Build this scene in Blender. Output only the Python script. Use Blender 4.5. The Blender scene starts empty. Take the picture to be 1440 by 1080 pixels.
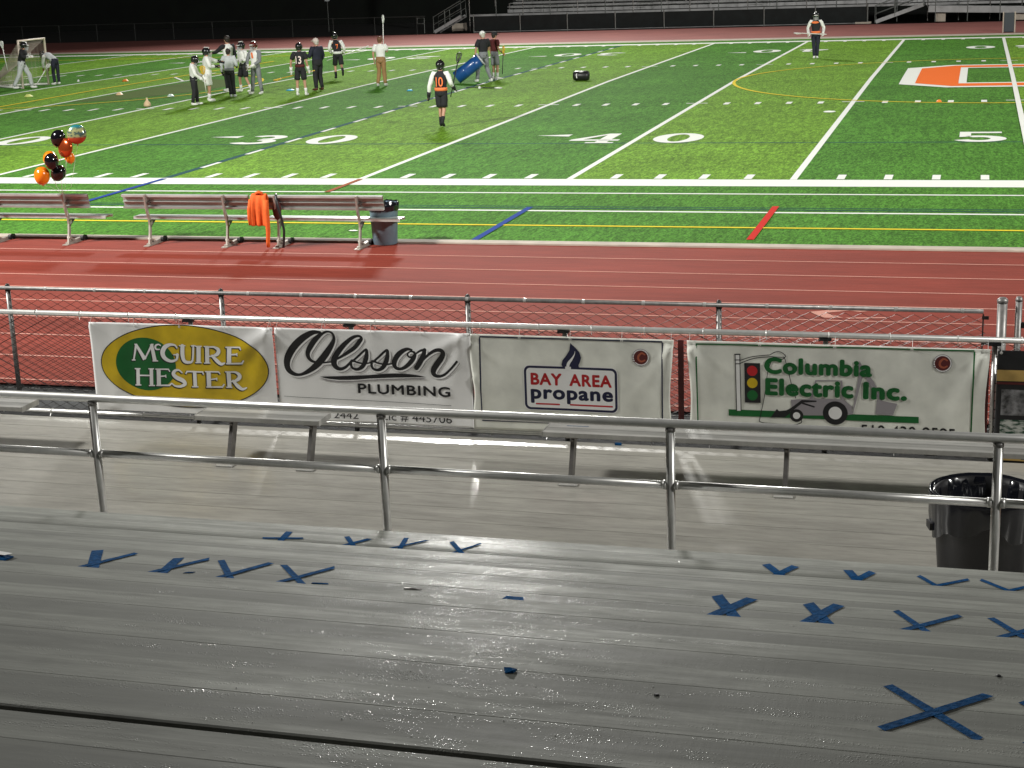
import bpy, bmesh, math, random
from mathutils import Vector, Matrix, noise
random.seed(7)
sc = bpy.context.scene
COL = sc.collection
PI = math.pi
R = math.radians

# ---------------------------------------------------------------- camera
def cam_axes(yaw, pitch, roll):
    cy, sy, cp, sp, cr, sr = math.cos(yaw), math.sin(yaw), math.cos(pitch), math.sin(pitch), math.cos(roll), math.sin(roll)
    f = Vector((sy*cp, cy*cp, -sp)); rt = Vector((cy, -sy, 0)); up = rt.cross(f)
    return cr*rt+sr*up, -sr*rt+cr*up, f
cd = bpy.data.cameras.new('camera'); cam = bpy.data.objects.new('camera', cd); COL.objects.link(cam)
r_, u_, f_ = cam_axes(-.28374912, .25872351, -.0357958)
m = Matrix((r_, u_, -f_)).transposed().to_4x4(); m.translation = Vector((-1.1389, -32.1742, 4.4565))
cam.matrix_world = m
cd.sensor_width = 36; cd.lens = 2264.257/1440*36; cd.clip_start = .05; cd.clip_end = 600
sc.camera = cam

# ---------------------------------------------------------------- night sky
w = bpy.data.worlds.new('World'); sc.world = w; w.use_nodes = True
nt = w.node_tree; bg = nt.nodes['Background']
sky = nt.nodes.new('ShaderNodeTexSky'); sky.sky_type = 'NISHITA'; sky.sun_disc = False
sky.sun_elevation = R(-9); sky.sun_rotation = R(200)
nt.links.new(sky.outputs[0], bg.inputs[0]); bg.inputs[1].default_value = .05

# ---------------------------------------------------------------- stadium floodlights (on poles outside the frame), plus an added far-right fill
def flood(name, loc, aim, power, sx, sy, spread, col):
    ld = bpy.data.lights.new(name, 'AREA'); ld.shape = 'RECTANGLE'; ld.size = sx; ld.size_y = sy
    ld.energy = power; ld.color = col; ld.spread = R(spread)
    o = bpy.data.objects.new(name, ld); COL.objects.link(o)
    o.location = loc
    o.rotation_euler = (Vector(aim)-Vector(loc)).to_track_quat('-Z', 'Y').to_euler()
    return o
WARM = (1, .985, .94)
flood('floodlight', (-34.9, 73.4, 30.0), (-12, 0, 0), 15000, 7.0, 2.4, 116, WARM)
flood('floodlight.001', (-31, -21.5, 20), (-6, 12, 0), 12800, 5.0, 3.0, 150, WARM)
flood('floodlight.002', (38, -27, 28), (0, 26, 0), 14500, 4.2, 2.0, 108, WARM)
flood('fill_floodlight', (36, 73, 29), (2, 14, 0), 3800, 4.2, 2.0, 116, WARM)  # presumed opposite tower, unseen, added as weak fill
vs = sc.view_settings; vs.view_transform = 'Standard'; vs.look = 'None'; vs.gamma = 1; vs.exposure = 0; vs.use_curve_mapping = False

# ---------------------------------------------------------------- helpers
class MB:
    """collects plain geometry and links it as one mesh object"""
    def __init__(s): s.v = []; s.f = []; s.m = []; s.mi = 0
    def box(s, x0, x1, y0, y1, z0, z1):
        b = len(s.v)
        s.v += [(x, y, z) for z in (z0, z1) for y in (y0, y1) for x in (x0, x1)]
        q = [(0,2,3,1),(4,5,7,6),(0,1,5,4),(2,6,7,3),(0,4,6,2),(1,3,7,5)]
        s.f += [tuple(b+i for i in t) for t in q]; s.m += [s.mi]*6; return s
    def obox(s, a, b, wx, wy, ref=(0,0,1)):
        """box of section wx by wy running from a to b"""
        a, b = Vector(a), Vector(b); d = (b-a).normalized(); r = Vector(ref)
        if abs(d.dot(r)) > .95: r = Vector((0,1,0))
        u = d.cross(r).normalized(); v = u.cross(d)
        n = len(s.v)
        for p in (a, b):
            for i, j in ((-1,-1),(1,-1),(1,1),(-1,1)): s.v.append(tuple(p+u*i*wx/2+v*j*wy/2))
        q = [(0,3,2,1),(4,5,6,7),(0,1,5,4),(1,2,6,5),(2,3,7,6),(3,0,4,7)]
        s.f += [tuple(n+i for i in t) for t in q]; s.m += [s.mi]*6; return s
    def tube(s, pts, r, n=8, cap=True, squash=None):
        pts = [Vector(p) for p in pts]; rr = r if hasattr(r, '__len__') else [r]*len(pts)
        b = len(s.v); u = None
        for i, p in enumerate(pts):
            d = (pts[min(i+1, len(pts)-1)]-pts[max(i-1, 0)])
            d = d.normalized() if d.length > 1e-9 else Vector((0,0,1))
            if u is None:
                u = d.orthogonal().normalized()
                if abs(d.z) < .7: u = d.cross(Vector((0,0,1))).normalized()
            u = (u-d*u.dot(d)).normalized(); v = d.cross(u)
            for k in range(n):
                a = 2*PI*k/n; s.v.append(tuple(p+(u*math.cos(a)+v*math.sin(a))*rr[i]))
        for i in range(len(pts)-1):
            for k in range(n):
                s.f.append((b+i*n+k, b+i*n+(k+1) % n, b+(i+1)*n+(k+1) % n, b+(i+1)*n+k)); s.m.append(s.mi)
        if cap:
            s.f.append(tuple(b+k for k in reversed(range(n)))); s.m.append(s.mi)
            e = b+(len(pts)-1)*n; s.f.append(tuple(e+k for k in range(n))); s.m.append(s.mi)
        return s
    def lathe(s, prof, n=20, c=(0,0,0), mat=None, closed=False):
        b = len(s.v); M = mat or Matrix.Identity(3); c = Vector(c)
        for r, z in prof:
            for k in range(n):
                a = 2*PI*k/n; s.v.append(tuple(c+M @ Vector((r*math.cos(a), r*math.sin(a), z))))
        for i in range(len(prof)-1):
            for k in range(n):
                s.f.append((b+i*n+k, b+i*n+(k+1) % n, b+(i+1)*n+(k+1) % n, b+(i+1)*n+k)); s.m.append(s.mi)
        s.f.append(tuple(b+k for k in reversed(range(n)))); s.m.append(s.mi)
        if not closed:
            e = b+(len(prof)-1)*n; s.f.append(tuple(e+k for k in range(n))); s.m.append(s.mi)
        return s
    def ball(s, c, rx, ry=None, rz=None, n=12, mat=None):
        ry = ry or rx; rz = rz or rx; prof = []
        b = len(s.v); M = mat or Matrix.Identity(3); c = Vector(c); h = max(4, n//2)
        for i in range(h+1):
            t = PI*i/h; t = min(max(t, .08), PI-.08)
            for k in range(n):
                a = 2*PI*k/n
                s.v.append(tuple(c+M @ Vector((rx*math.sin(t)*math.cos(a), ry*math.sin(t)*math.sin(a), -rz*math.cos(t)))))
        for i in range(h):
            for k in range(n):
                s.f.append((b+i*n+k, b+i*n+(k+1) % n, b+(i+1)*n+(k+1) % n, b+(i+1)*n+k)); s.m.append(s.mi)
        s.f.append(tuple(b+k for k in reversed(range(n)))); s.m.append(s.mi)
        e = b+h*n; s.f.append(tuple(e+k for k in range(n))); s.m.append(s.mi)
        return s
    def quad(s, a, b_, c, d):
        n = len(s.v); s.v += [tuple(a), tuple(b_), tuple(c), tuple(d)]; s.f.append((n, n+1, n+2, n+3)); s.m.append(s.mi); return s
    def poly(s, pts):
        n = len(s.v); s.v += [tuple(p) for p in pts]; s.f.append(tuple(range(n, n+len(pts)))); s.m.append(s.mi); return s
    def mesh(s, name, mats, smooth=False):
        me = bpy.data.meshes.new(name); me.from_pydata(s.v, [], s.f)
        for mt in (mats if isinstance(mats, (list, tuple)) else [mats]): me.materials.append(mt)
        me.polygons.foreach_set('material_index', s.m)
        if smooth: me.shade_smooth(); 
        me.update(); return me
    def build(s, name, mats, parent=None, smooth=False, bevel=0):
        o = bpy.data.objects.new(name, s.mesh(name, mats, smooth)); COL.objects.link(o)
        if parent: o.parent = parent
        if bevel: bevelled(o, bevel)
        return o
def bevelled(o, wd, seg=2):
    bm = bmesh.new(); bm.from_mesh(o.data)
    bmesh.ops.remove_doubles(bm, verts=bm.verts, dist=1e-5)
    ed = [e for e in bm.edges if len(e.link_faces) == 2 and e.calc_face_angle(0) > .5]
    bmesh.ops.bevel(bm, geom=ed, offset=wd, segments=seg, affect='EDGES', profile=.6)
    bm.to_mesh(o.data); bm.free()
def tag(o, label=None, cat=None, group=None, kind=None):
    if label: o['label'] = label
    if cat: o['category'] = cat
    if group: o['group'] = group
    if kind: o['kind'] = kind
    return o
def empty(name, label, cat, loc=(0,0,0), rz=0, group=None):
    o = bpy.data.objects.new(name, None); COL.objects.link(o); o.location = loc; o.rotation_euler = (0,0,rz)
    o.empty_display_size = .1
    return tag(o, label, cat, group)
def copy_tree(o, parent=None):
    c = o.copy(); COL.objects.link(c)
    if parent: c.parent = parent
    for ch in [k for k in o.children]: copy_tree(ch, c)
    return c
def inst(o, loc=(0,0,0), parent=None, rz=0):
    c = o.copy(); COL.objects.link(c); c.location = loc; c.rotation_euler = (0,0,rz); c.parent = parent or o.parent; return c

# ---------------------------------------------------------------- materials
def lin(r, g, b):
    return tuple((c/255/12.92) if c/255 <= .04045 else ((c/255+.055)/1.055)**2.4 for c in (r, g, b))+(1,)
def mat(name, col, rough=.6, metal=0, spec=None, coat=0, noise_amt=0, nscale=8, bump=0, bscale=60, alpha=None, sss=0):
    m = bpy.data.materials.new(name); m.use_nodes = True; t = m.node_tree; b = t.nodes['Principled BSDF']
    c = tuple(col)+((1,) if len(col) == 3 else ())
    b.inputs['Base Color'].default_value = c; b.inputs['Roughness'].default_value = rough; b.inputs['Metallic'].default_value = metal
    if spec is not None: b.inputs['Specular IOR Level'].default_value = spec
    if coat: b.inputs['Coat Weight'].default_value = coat; b.inputs['Coat Roughness'].default_value = .08
    tc = t.nodes.new('ShaderNodeTexCoord')
    if noise_amt:
        n = t.nodes.new('ShaderNodeTexNoise'); n.inputs['Scale'].default_value = nscale; n.inputs['Detail'].default_value = 6
        t.links.new(tc.outputs['Object'], n.inputs['Vector'])
        mr = t.nodes.new('ShaderNodeMapRange'); mr.inputs[1].default_value = .3; mr.inputs[2].default_value = .7
        mr.inputs[3].default_value = 1-noise_amt; mr.inputs[4].default_value = 1+noise_amt
        t.links.new(n.outputs['Fac'], mr.inputs[0])
        mx = t.nodes.new('ShaderNodeVectorMath'); mx.operation = 'SCALE'; mx.inputs[0].default_value = c[:3]
        t.links.new(mr.outputs[0], mx.inputs['Scale']); t.links.new(mx.outputs[0], b.inputs['Base Color'])
    if bump:
        n2 = t.nodes.new('ShaderNodeTexNoise'); n2.inputs['Scale'].default_value = bscale; n2.inputs['Detail'].default_value = 4
        t.links.new(tc.outputs['Object'], n2.inputs['Vector'])
        bp = t.nodes.new('ShaderNodeBump'); bp.inputs['Strength'].default_value = bump; bp.inputs['Distance'].default_value = .01
        t.links.new(n2.outputs['Fac'], bp.inputs['Height']); t.links.new(bp.outputs[0], b.inputs['Normal'])
    return m
class NT:
    """short-hand for building node trees"""
    def __init__(s, name):
        s.m = bpy.data.materials.new(name); s.m.use_nodes = True; s.t = s.m.node_tree; s.b = s.t.nodes['Principled BSDF']
        s.tc = s.t.nodes.new('ShaderNodeTexCoord')
    def link(s, a, b): s.t.links.new(a, b)
    def mapping(s, scale, src='Object'):
        n = s.t.nodes.new('ShaderNodeMapping'); n.inputs['Scale'].default_value = scale; s.link(s.tc.outputs[src], n.inputs[0]); return n.outputs[0]
    def noise(s, vec, scale, detail=5, rough=.55):
        n = s.t.nodes.new('ShaderNodeTexNoise'); n.inputs['Scale'].default_value = scale; n.inputs['Detail'].default_value = detail
        n.inputs['Roughness'].default_value = rough; s.link(vec, n.inputs['Vector']); return n.outputs['Fac']
    def rng(s, v, a, b, c, d):
        n = s.t.nodes.new('ShaderNodeMapRange'); s.link(v, n.inputs[0])
        for i, x in enumerate((a, b, c, d)): n.inputs[i+1].default_value = x
        return n.outputs[0]
    def math(s, op, a, b=0):
        n = s.t.nodes.new('ShaderNodeMath'); n.operation = op
        for i, x in enumerate((a, b)):
            if isinstance(x, (int, float)): n.inputs[i].default_value = x
            else: s.link(x, n.inputs[i])
        return n.outputs[0]
    def mix(s, f, a, b):
        n = s.t.nodes.new('ShaderNodeMix'); n.data_type = 'RGBA'
        if isinstance(f, (int, float)): n.inputs[0].default_value = f
        else: s.link(f, n.inputs[0])
        for i, x in ((6, a), (7, b)):
            if isinstance(x, tuple): n.inputs[i].default_value = x if len(x) == 4 else x+(1,)
            else: s.link(x, n.inputs[i])
        return n.outputs[2]
    def sep(s, src='Object'):
        n = s.t.nodes.new('ShaderNodeSeparateXYZ'); s.link(s.tc.outputs[src], n.inputs[0]); return n.outputs
    def bump(s, h, st, dist=.01):
        n = s.t.nodes.new('ShaderNodeBump'); n.inputs['Strength'].default_value = st; n.inputs['Distance'].default_value = dist
        s.link(h, n.inputs['Height']); s.link(n.outputs[0], s.b.inputs['Normal']); return n
    def scale(s, c, f):
        n = s.t.nodes.new('ShaderNodeVectorMath'); n.operation = 'SCALE'
        if isinstance(c, tuple): n.inputs[0].default_value = c[:3]
        else: s.link(c, n.inputs[0])
        s.link(f, n.inputs['Scale']); return n.outputs[0]

# turf: alternating five-yard panels, blade-scale speckle and mown nap
T = NT('turf'); x, y, z = T.sep()
par = T.math('MODULO', T.math('FLOOR', T.math('DIVIDE', T.math('ADD', x, 461.772), 4.572)), 2)
infield = T.math('MULTIPLY', T.math('GREATER_THAN', y, -.9), T.math('LESS_THAN', y, 49.3))
fac = T.math('MULTIPLY', par, infield)
base = T.mix(fac, (.072, .208, .026, 1), (.146, .292, .030, 1))
n1 = T.noise(T.mapping((1, .45, 1)), 26, 3); n2 = T.noise(T.tc.outputs['Object'], 90, 2); n3 = T.noise(T.tc.outputs['Object'], .35, 4)
n4 = T.noise(T.mapping((.5, 2.2, 1)), 3.0, 3)
n5 = T.noise(T.mapping((1, .22, 1)), 13, 2); n6 = T.noise(T.mapping((1, .16, 1)), 5.5, 2)
k = T.math('MULTIPLY', T.math('MULTIPLY', T.math('MULTIPLY', T.rng(n1, .36, .64, .62, 1.40), T.rng(n2, .3, .7, .6, 1.4)), T.math('MULTIPLY', T.rng(n5, .36, .64, .76, 1.25), T.rng(n6, .36, .64, .90, 1.10))), T.math('MULTIPLY', T.rng(n3, .3, .7, .86, 1.14), T.rng(n4, .3, .7, .9, 1.1)))
T.link(T.scale(base, k), T.b.inputs['Base Color']); T.b.inputs['Roughness'].default_value = .85; T.b.inputs['Specular IOR Level'].default_value = .06
T.bump(n2, .6, .02); M_TURF = T.m
# running track: rubber granules
T = NT('track_rubber')
n1 = T.noise(T.tc.outputs['Object'], 160, 2); n2 = T.noise(T.mapping((.25, 1, 1)), 1.1, 5); n3 = T.noise(T.mapping((.3, 3, 1)), 5, 4)
k = T.math('MULTIPLY', T.math('MULTIPLY', T.rng(n1, .3, .7, .65, 1.35), T.rng(n2, .3, .7, .80, 1.14)), T.rng(n3, .3, .7, .86, 1.12))
T.link(T.scale((.235, .044, .029), k), T.b.inputs['Base Color']); T.b.inputs['Roughness'].default_value = .8; T.b.inputs['Specular IOR Level'].default_value = .12
T.bump(n1, .5, .006); M_TRACK = T.m
M_TRACKF = mat('far_track_rubber_brightened', (.30, .10, .085), .7, noise_amt=.12, nscale=.5)  # near track's rubber lightened: light lacking on the far side put into colour
def paint(name, c, wear=.12):
    T = NT(name); n = T.noise(T.tc.outputs['Object'], 60, 3); T.link(T.scale(c, T.rng(n, .3, .7, 1-wear, 1+wear*.5)), T.b.inputs['Base Color'])
    T.b.inputs['Roughness'].default_value = .9; T.b.inputs['Specular IOR Level'].default_value = .12; T.bump(n, .3, .01); return T.m
M_WHITE = paint('field_paint_white', (.82, .84, .78)); M_YELLOW = paint('field_paint_yellow', (.80, .62, .03))
M_BLUE = paint('field_paint_blue', (.012, .05, .26)); M_TEAL = paint('field_paint_teal', (.012, .075, .07)); M_RED = paint('field_paint_red', (.55, .018, .010))
M_RUST = paint('field_paint_rust', (.30, .085, .03)); M_ORANGE = paint('field_paint_orange', (.88, .16, .012)); M_LANE = paint('lane_paint', (.62, .30, .24), .3)
M_WORN = paint('worn_infill', (.085, .145, .018), .6)
M_CONC = mat('concrete', (.46, .40, .33), .8, noise_amt=.15, nscale=3, bump=.3)
M_ASPH = mat('asphalt', (.035, .037, .038), .75, noise_amt=.35, nscale=30, bump=.5, bscale=150)
M_DIRT = mat('dark_grass', (.003, .005, .003), .95, noise_amt=.5, nscale=.6)
def board_mat(name, base, metal, rough, wet, beads, coat=.5, ribs=.1, wave=1.2, band=.85, str_=1.0):
    """anodised aluminium plank, weathered and wet: drawn along its length, dull ribbed middle with beads of water"""
    T = NT(name); x, y, z = T.sep()
    oi = T.t.nodes.new('ShaderNodeObjectInfo')
    av = T.t.nodes.new('ShaderNodeVectorMath'); av.operation = 'ADD'; T.link(T.tc.outputs['Object'], av.inputs[0])
    cv = T.t.nodes.new('ShaderNodeCombineXYZ'); T.link(T.math('MULTIPLY', oi.outputs['Random'], 37), cv.inputs[0]); T.link(T.math('MULTIPLY', oi.outputs['Random'], 11), cv.inputs[1]); T.link(cv.outputs[0], av.inputs[1])
    def mp(sx, sy, sz=1):
        n = T.t.nodes.new('ShaderNodeMapping'); n.inputs['Scale'].default_value = (sx, sy, sz); T.link(av.outputs[0], n.inputs[0]); return n.outputs[0]
    streak = T.noise(mp(.8, 55), 1.0, 5, .6); blot = T.noise(mp(.7, 3.5), 1.6, 6, .65); fine = T.noise(mp(6, 120), 1.2, 3); smear = T.noise(mp(1.6, 9), 2.2, 5, .7)
    mid = T.math('SUBTRACT', 1, T.rng(T.math('ABSOLUTE', T.math('ADD', y, .035)), .040, .075, 0, 1))     # plank's own ribbed middle
    k = T.math('MULTIPLY', T.math('MULTIPLY', T.rng(streak, .3, .7, 1-.18*str_, 1+.16*str_), T.rng(blot, .3, .72, .70, 1.18)), T.math('MULTIPLY', T.rng(fine, .3, .7, 1-.07*str_, 1+.06*str_), T.rng(smear, .3, .7, .82, 1.12)))
    wetm = T.math('MULTIPLY', T.rng(blot, .42, .60, 0, 1), wet)
    c = T.scale(base, k); c = T.mix(T.math('MULTIPLY', mid, T.rng(smear, .35, .62, band*.5, band)), c, tuple(a*.5 for a in base[:3])+(1,))
    T.link(c, T.b.inputs['Base Color']); T.b.inputs['Metallic'].default_value = metal
    T.link(T.rng(T.math('ADD', T.math('MULTIPLY', smear, .5), T.math('MULTIPLY', blot, .5)), .35, .65, rough+.10, rough-.08), T.b.inputs['Roughness'])
    T.link(T.rng(wetm, 0, 1, coat*.35, coat), T.b.inputs['Coat Weight']); T.b.inputs['Coat Roughness'].default_value = .12
    vo = T.t.nodes.new('ShaderNodeTexVoronoi'); vo.inputs['Scale'].default_value = 170; T.link(av.outputs[0], vo.inputs['Vector'])
    drop = T.math('MULTIPLY', T.rng(vo.outputs['Distance'], .18, .48, 1, 0), T.rng(T.noise(mp(1.3, 8), 3.1, 4, .7), .50, .62, 0, 1))
    h = T.math('ADD', T.math('MULTIPLY', drop, beads), T.math('MULTIPLY', streak, ribs))
    h = T.math('ADD', h, T.math('MULTIPLY', T.noise(mp(22, 2.5), 1.6, 3), wave))
    bpn = T.bump(h, .55, .0025); T.link(bpn.outputs[0], T.b.inputs['Coat Normal'])
    return T.m
M_SEAT = board_mat('seat_aluminium', (.275, .283, .254), .02, .64, 1, .45, .27, .08, .45)
M_DECK = board_mat('deck_aluminium', (.375, .362, .325), .08, .42, 1, .05, .42, .01, .22, .12, .3)
M_FOOT = board_mat('footboard_aluminium', (.22, .22, .205), .4, .45, .6, 1.0, .2)
M_BENCH = board_mat('bench_aluminium', (.66, .70, .66), .3, .38, .3, 0, .1)
M_WBENCH = board_mat('walkway_bench_aluminium', (.48, .475, .45), .2, .42, .3, 0, .1)
M_CANDK = mat('can_dark', (.04, .05, .06), .5)
M_PIPE = mat('galvanised_pipe', (.86, .86, .83), .36, .60, noise_amt=.08, nscale=14)
M_PIPE2 = mat('weathered_pipe', (.30, .29, .28), .45, .5, noise_amt=.22, nscale=20)
M_DARKM = mat('bracket_steel', (.22, .21, .20), .45, .8, noise_amt=.2, nscale=15)
M_WIRE = mat('fence_wire', (.025, .022, .020), .45, .1)
M_WIREL = mat('galvanised_wire', (.36, .36, .35), .4, .9)
M_TIE = mat('aluminium_tie', (.85, .85, .82), .35, .6)
M_POSTB = mat('bench_post_steel', (.46, .42, .37), .5, .5, noise_amt=.15, nscale=9)
M_BLACK = mat('black_plastic', (.012, .012, .014), .42, noise_amt=.2)
M_BAG = mat('bin_liner', (.008, .009, .013), .16, coat=.4)
M_BINGR = mat('bin_grey_plastic', (.15, .215, .26), .5, noise_amt=.1)
M_BLUEP = mat('blue_plastic', (.012, .07, .24), .3, coat=.3)
M_TAPE = mat('painters_tape', (.0035, .058, .17), .85, spec=.10, noise_amt=.38, nscale=45, bump=.5, bscale=70)
M_VINYL = mat('banner_vinyl', (.88, .88, .87), .42, noise_amt=.05, nscale=3)
M_VINYL2 = mat('banner_vinyl_stained', (.76, .77, .70), .45, noise_amt=.16, nscale=3.4, bump=.04, bscale=9)
M_INK = mat('ink_black', (.010, .010, .012), .4); M_NAVY = mat('ink_navy', (.008, .010, .045), .4)
M_INKG = mat('ink_green', (.004, .115, .022), .4, noise_amt=.12, nscale=7); M_GOLD = mat('ink_yellow', (.60, .42, .010), .4, noise_amt=.18, nscale=5)
M_REDI = mat('ink_red', (.48, .012, .018), .4); M_TAN = mat('ink_tan', (.50, .33, .10), .4, noise_amt=.2, nscale=6); M_GREYI = mat('ink_grey', (.30, .28, .30), .4); M_INKW = mat('ink_white', (.80, .80, .79), .4)
M_MAROON = mat('ink_maroon', (.10, .014, .014), .4); M_ORI = mat('ink_orange', (.36, .09, .045), .4)
# ---------------------------------------------------------------- ground and field
FW = 48.768; YD = .9144
def crown(y): return .092*max(0., 1-abs(2*y/FW-1))
def struct(o): o['kind'] = 'structure'; return o
def sheet(name, x0, x1, y0, y1, z, mt, parent=None):
    return MB().quad((x0,y0,z), (x1,y0,z), (x1,y1,z), (x0,y1,z)).build(name, mt, parent)
struct(sheet('ground', -260, 260, -120, 300, -.30, M_DIRT))
def field_sheet(name, mt, ys, zoff=0, x0=-75, x1=60):
    b = MB()
    for a, c in zip(ys[:-1], ys[1:]): b.quad((x0,a,crown(a)+zoff), (x1,a,crown(a)+zoff), (x1,c,crown(c)+zoff), (x0,c,crown(c)+zoff))
    return b.build(name, mt)
turf = struct(field_sheet('turf_field', M_TURF, [-7.36, 0, 24.384, FW, 51.3]))
turf['label'] = 'green artificial turf field with alternating light and dark five-yard bands'
# paint: polygons in plan, laid 4 mm above the turf, following its crown
class Paint:
    def __init__(s, lvl=1): s.b = MB(); s.l = lvl
    def poly(s, pts): s.b.poly([(x, y, 0) for x, y in pts]); return s
    def rect(s, x0, x1, y0, y1): return s.poly([(x0,y0),(x1,y0),(x1,y1),(x0,y1)])
    def line(s, a, b, w):
        a, b = Vector(a), Vector(b); d = (b-a).normalized(); n = Vector((-d.y, d.x))*w/2
        return s.poly([tuple(a-n), tuple(b-n), tuple(b+n), tuple(a+n)])
    def strip(s, pts, w):
        for i in range(len(pts)-1): s.line(pts[i], pts[i+1], w)
        return s
    def build(s, name, mt, label=None, z0=None):
        o = s.b.build(name, mt, turf if z0 is None else None)
        bm = bmesh.new(); bm.from_mesh(o.data)
        for yy in (0, FW/2, FW):
            bmesh.ops.bisect_plane(bm, geom=bm.verts[:]+bm.edges[:]+bm.faces[:], plane_co=(0,yy,0), plane_no=(0,1,0))
        for v in bm.verts: v.co.z = (crown(v.co.y) if z0 is None else z0)+.004*s.l
        for f in bm.faces:
            f.normal_update()
            if f.normal.z < 0: f.normal_flip()
        bm.to_mesh(o.data); bm.free()
        if label: o['label'] = label
        return o
Paint().rect(-60, 50, -.90, .04).build('sideline', M_WHITE, 'thick white near sideline')
Paint().rect(-60, 50, FW-.06, FW+.85).build('sideline', M_WHITE, 'white far sideline')
Paint().rect(-75, 60, -1.98, -1.87).build('boundary_line', M_WHITE); Paint().rect(-75, 60, -4.18, -4.06).build('boundary_line', M_WHITE)
Paint().rect(-75, 60, -3.86, -3.78).build('boundary_line', M_TEAL); Paint().rect(-75, 60, -3.64, -3.58).build('boundary_line', M_TEAL)
Paint(2).rect(-75, 60, -5.79, -5.69).build('boundary_line', M_YELLOW, 'yellow line near the curb')
for k in range(-10, 9):
    X = k*5*YD
    if k == -4:
        Paint().rect(X-.15, X+.05, .06, FW-.06).build('restraining_line', M_TEAL, 'dark blue line with white dashes along it')
        d = Paint(2)
        for i in range(20): d.rect(X-.06, X+.06, 1.7+i*2.43, 2.65+i*2.43) if 1.7+i*2.43 < 47 else None
        d.build('dash', M_WHITE)
    else:
        Paint(5 if k == 0 else 1 if k > -7 else 2).rect(X-.07, X+.07, .06, FW-.06).build('yard_line', M_WHITE)
tk = Paint(2); hm = Paint(2)
for i in range(-50, 45):
    X = i*YD
    if i % 5:
        tk.rect(X-.08, X+.08, .10, .74); tk.rect(X-.08, X+.08, FW-.70, FW-.08)
        for yy in (15.9, 32.3): hm.rect(X-.08, X+.08, yy-.30, yy+.30)
    elif i > -50:
        for yy in (16.05, 32.2): hm.rect(X-.32, X-.075, yy-.06, yy+.06); hm.rect(X+.075, X+.32, yy-.06, yy+.06)
for o in (tk.build('yard_tick', M_WHITE), hm.build('hash_mark', M_WHITE)): o['kind'] = 'stuff'
tl_ = Paint(.5).rect(-75, 60, 6.16, 6.27).build('touch_line', M_TEAL, 'thin dark line through the yard numbers')
# centre circle and corner work
circ = [(9.144*math.cos(a*PI/64), FW/2+9.144*math.sin(a*PI/64)) for a in range(129)]
Paint(3).strip(circ, .11).build('centre_circle', M_YELLOW, 'yellow centre circle')
Paint(3.5).rect(-33.72, -33.58, 8, 40.5).build('box_line', M_YELLOW)
arc = [(-36.2+8.4*math.cos(R(a)), 24.4+8.4*math.sin(R(a))) for a in range(-72, 73, 6)]
Paint(3).strip(arc, .12).build('box_arc', M_YELLOW)
Paint(1).poly([(-31.8, 18.6), (-30.4, 19.4), (-28.8, 22.4), (-28.6, 25), (-30.0, 28), (-31.5, 29)]).build('worn_patch', M_WORN)
Paint(4).line((-33.58, 30.12), (-31.96, 27.73), .11).build('box_tick', M_WHITE)
Paint(3).rect(-60, -34, 44.9, 45.05).build('box_line', M_YELLOW)
# coloured zone marks by the near sideline
Paint(3).rect(-18.38, -18.24, -3.6, -.1).build('zone_mark', M_BLUE, 'blue mark crossing the near sideline')
Paint(3).rect(-9.02, -8.90, -7.25, -3.75).build('zone_mark', M_BLUE, 'thick blue mark beside the curb')
Paint(3).rect(-4.56, -4.44, -6.9, -3.45).build('zone_mark', M_RED, 'red mark beside the curb')
Paint(3).rect(-13.75, -13.63, -2.0, -.1).build('zone_mark', M_RUST, 'rust coloured mark below the near sideline')
# block numerals, 1.2 m by 1.9 m
def ring(cx, cy, rx, ry, tx, ty, n=28):
    o = [(cx+rx*math.cos(2*PI*i/n), cy+ry*math.sin(2*PI*i/n)) for i in range(n)]
    q = [(cx+(rx-tx)*math.cos(2*PI*i/n), cy+(ry-ty)*math.sin(2*PI*i/n)) for i in range(n)]
    return [[o[i], o[(i+1) % n], q[(i+1) % n], q[i]] for i in range(n)]
def arcband(cx, cy, rx, ry, t, a0, a1, n=14):
    out = []
    for i in range(n):
        a, b = R(a0+(a1-a0)*i/n), R(a0+(a1-a0)*(i+1)/n)
        out.append([(cx+rx*math.cos(a), cy+ry*math.sin(a)), (cx+rx*math.cos(b), cy+ry*math.sin(b)),
                    (cx+(rx-t)*math.cos(b), cy+(ry-t*.9)*math.sin(b)), (cx+(rx-t)*math.cos(a), cy+(ry-t*.9)*math.sin(a))])
    return out
DIG = {
 '0': ring(.61, 1.0, .61, 1.0, .36, .25),
 '1': [[(.42,0),(.80,0),(.80,2),(.50,2)], [(.42,1.75),(.5,2),(.5,1.5),(.15,1.35),(.15,1.6)], [(.2,0),(.42,0),(.42,.2),(.2,.2)], [(.8,0),(1.02,0),(1.02,.2),(.8,.2)]],
 '2': arcband(.61, 1.42, .61, .58, .34, 175, -35)+[[(.02,.25),(.46,.25),(1.1,1.1),(.78,1.2)], [(.0,0),(1.2,0),(1.2,.28),(.0,.28)]],
 '3': arcband(.60, 1.46, .56, .54, .34, 150, -90)+arcband(.60, .56, .62, .56, .36, 90, -150),
 '4': [[(.72,0),(1.02,0),(1.02,2.0),(.72,2.0)], [(0,.48),(1.24,.48),(1.24,.74),(0,.74)], [(0,.74),(.3,.74),(.72,1.7),(.72,2.0)], [(.5,0),(.72,0),(.72,.18),(.5,.18)], [(1.02,0),(1.2,0),(1.2,.18),(1.02,.18)]],
 '5': arcband(.60, .62, .62, .62, .36, 120, -155)+[[(.16,.95),(.42,1.05),(.42,2.0),(.16,2.0)], [(.42,1.72),(1.12,1.72),(1.12,2.0),(.42,2.0)]],
}
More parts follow.
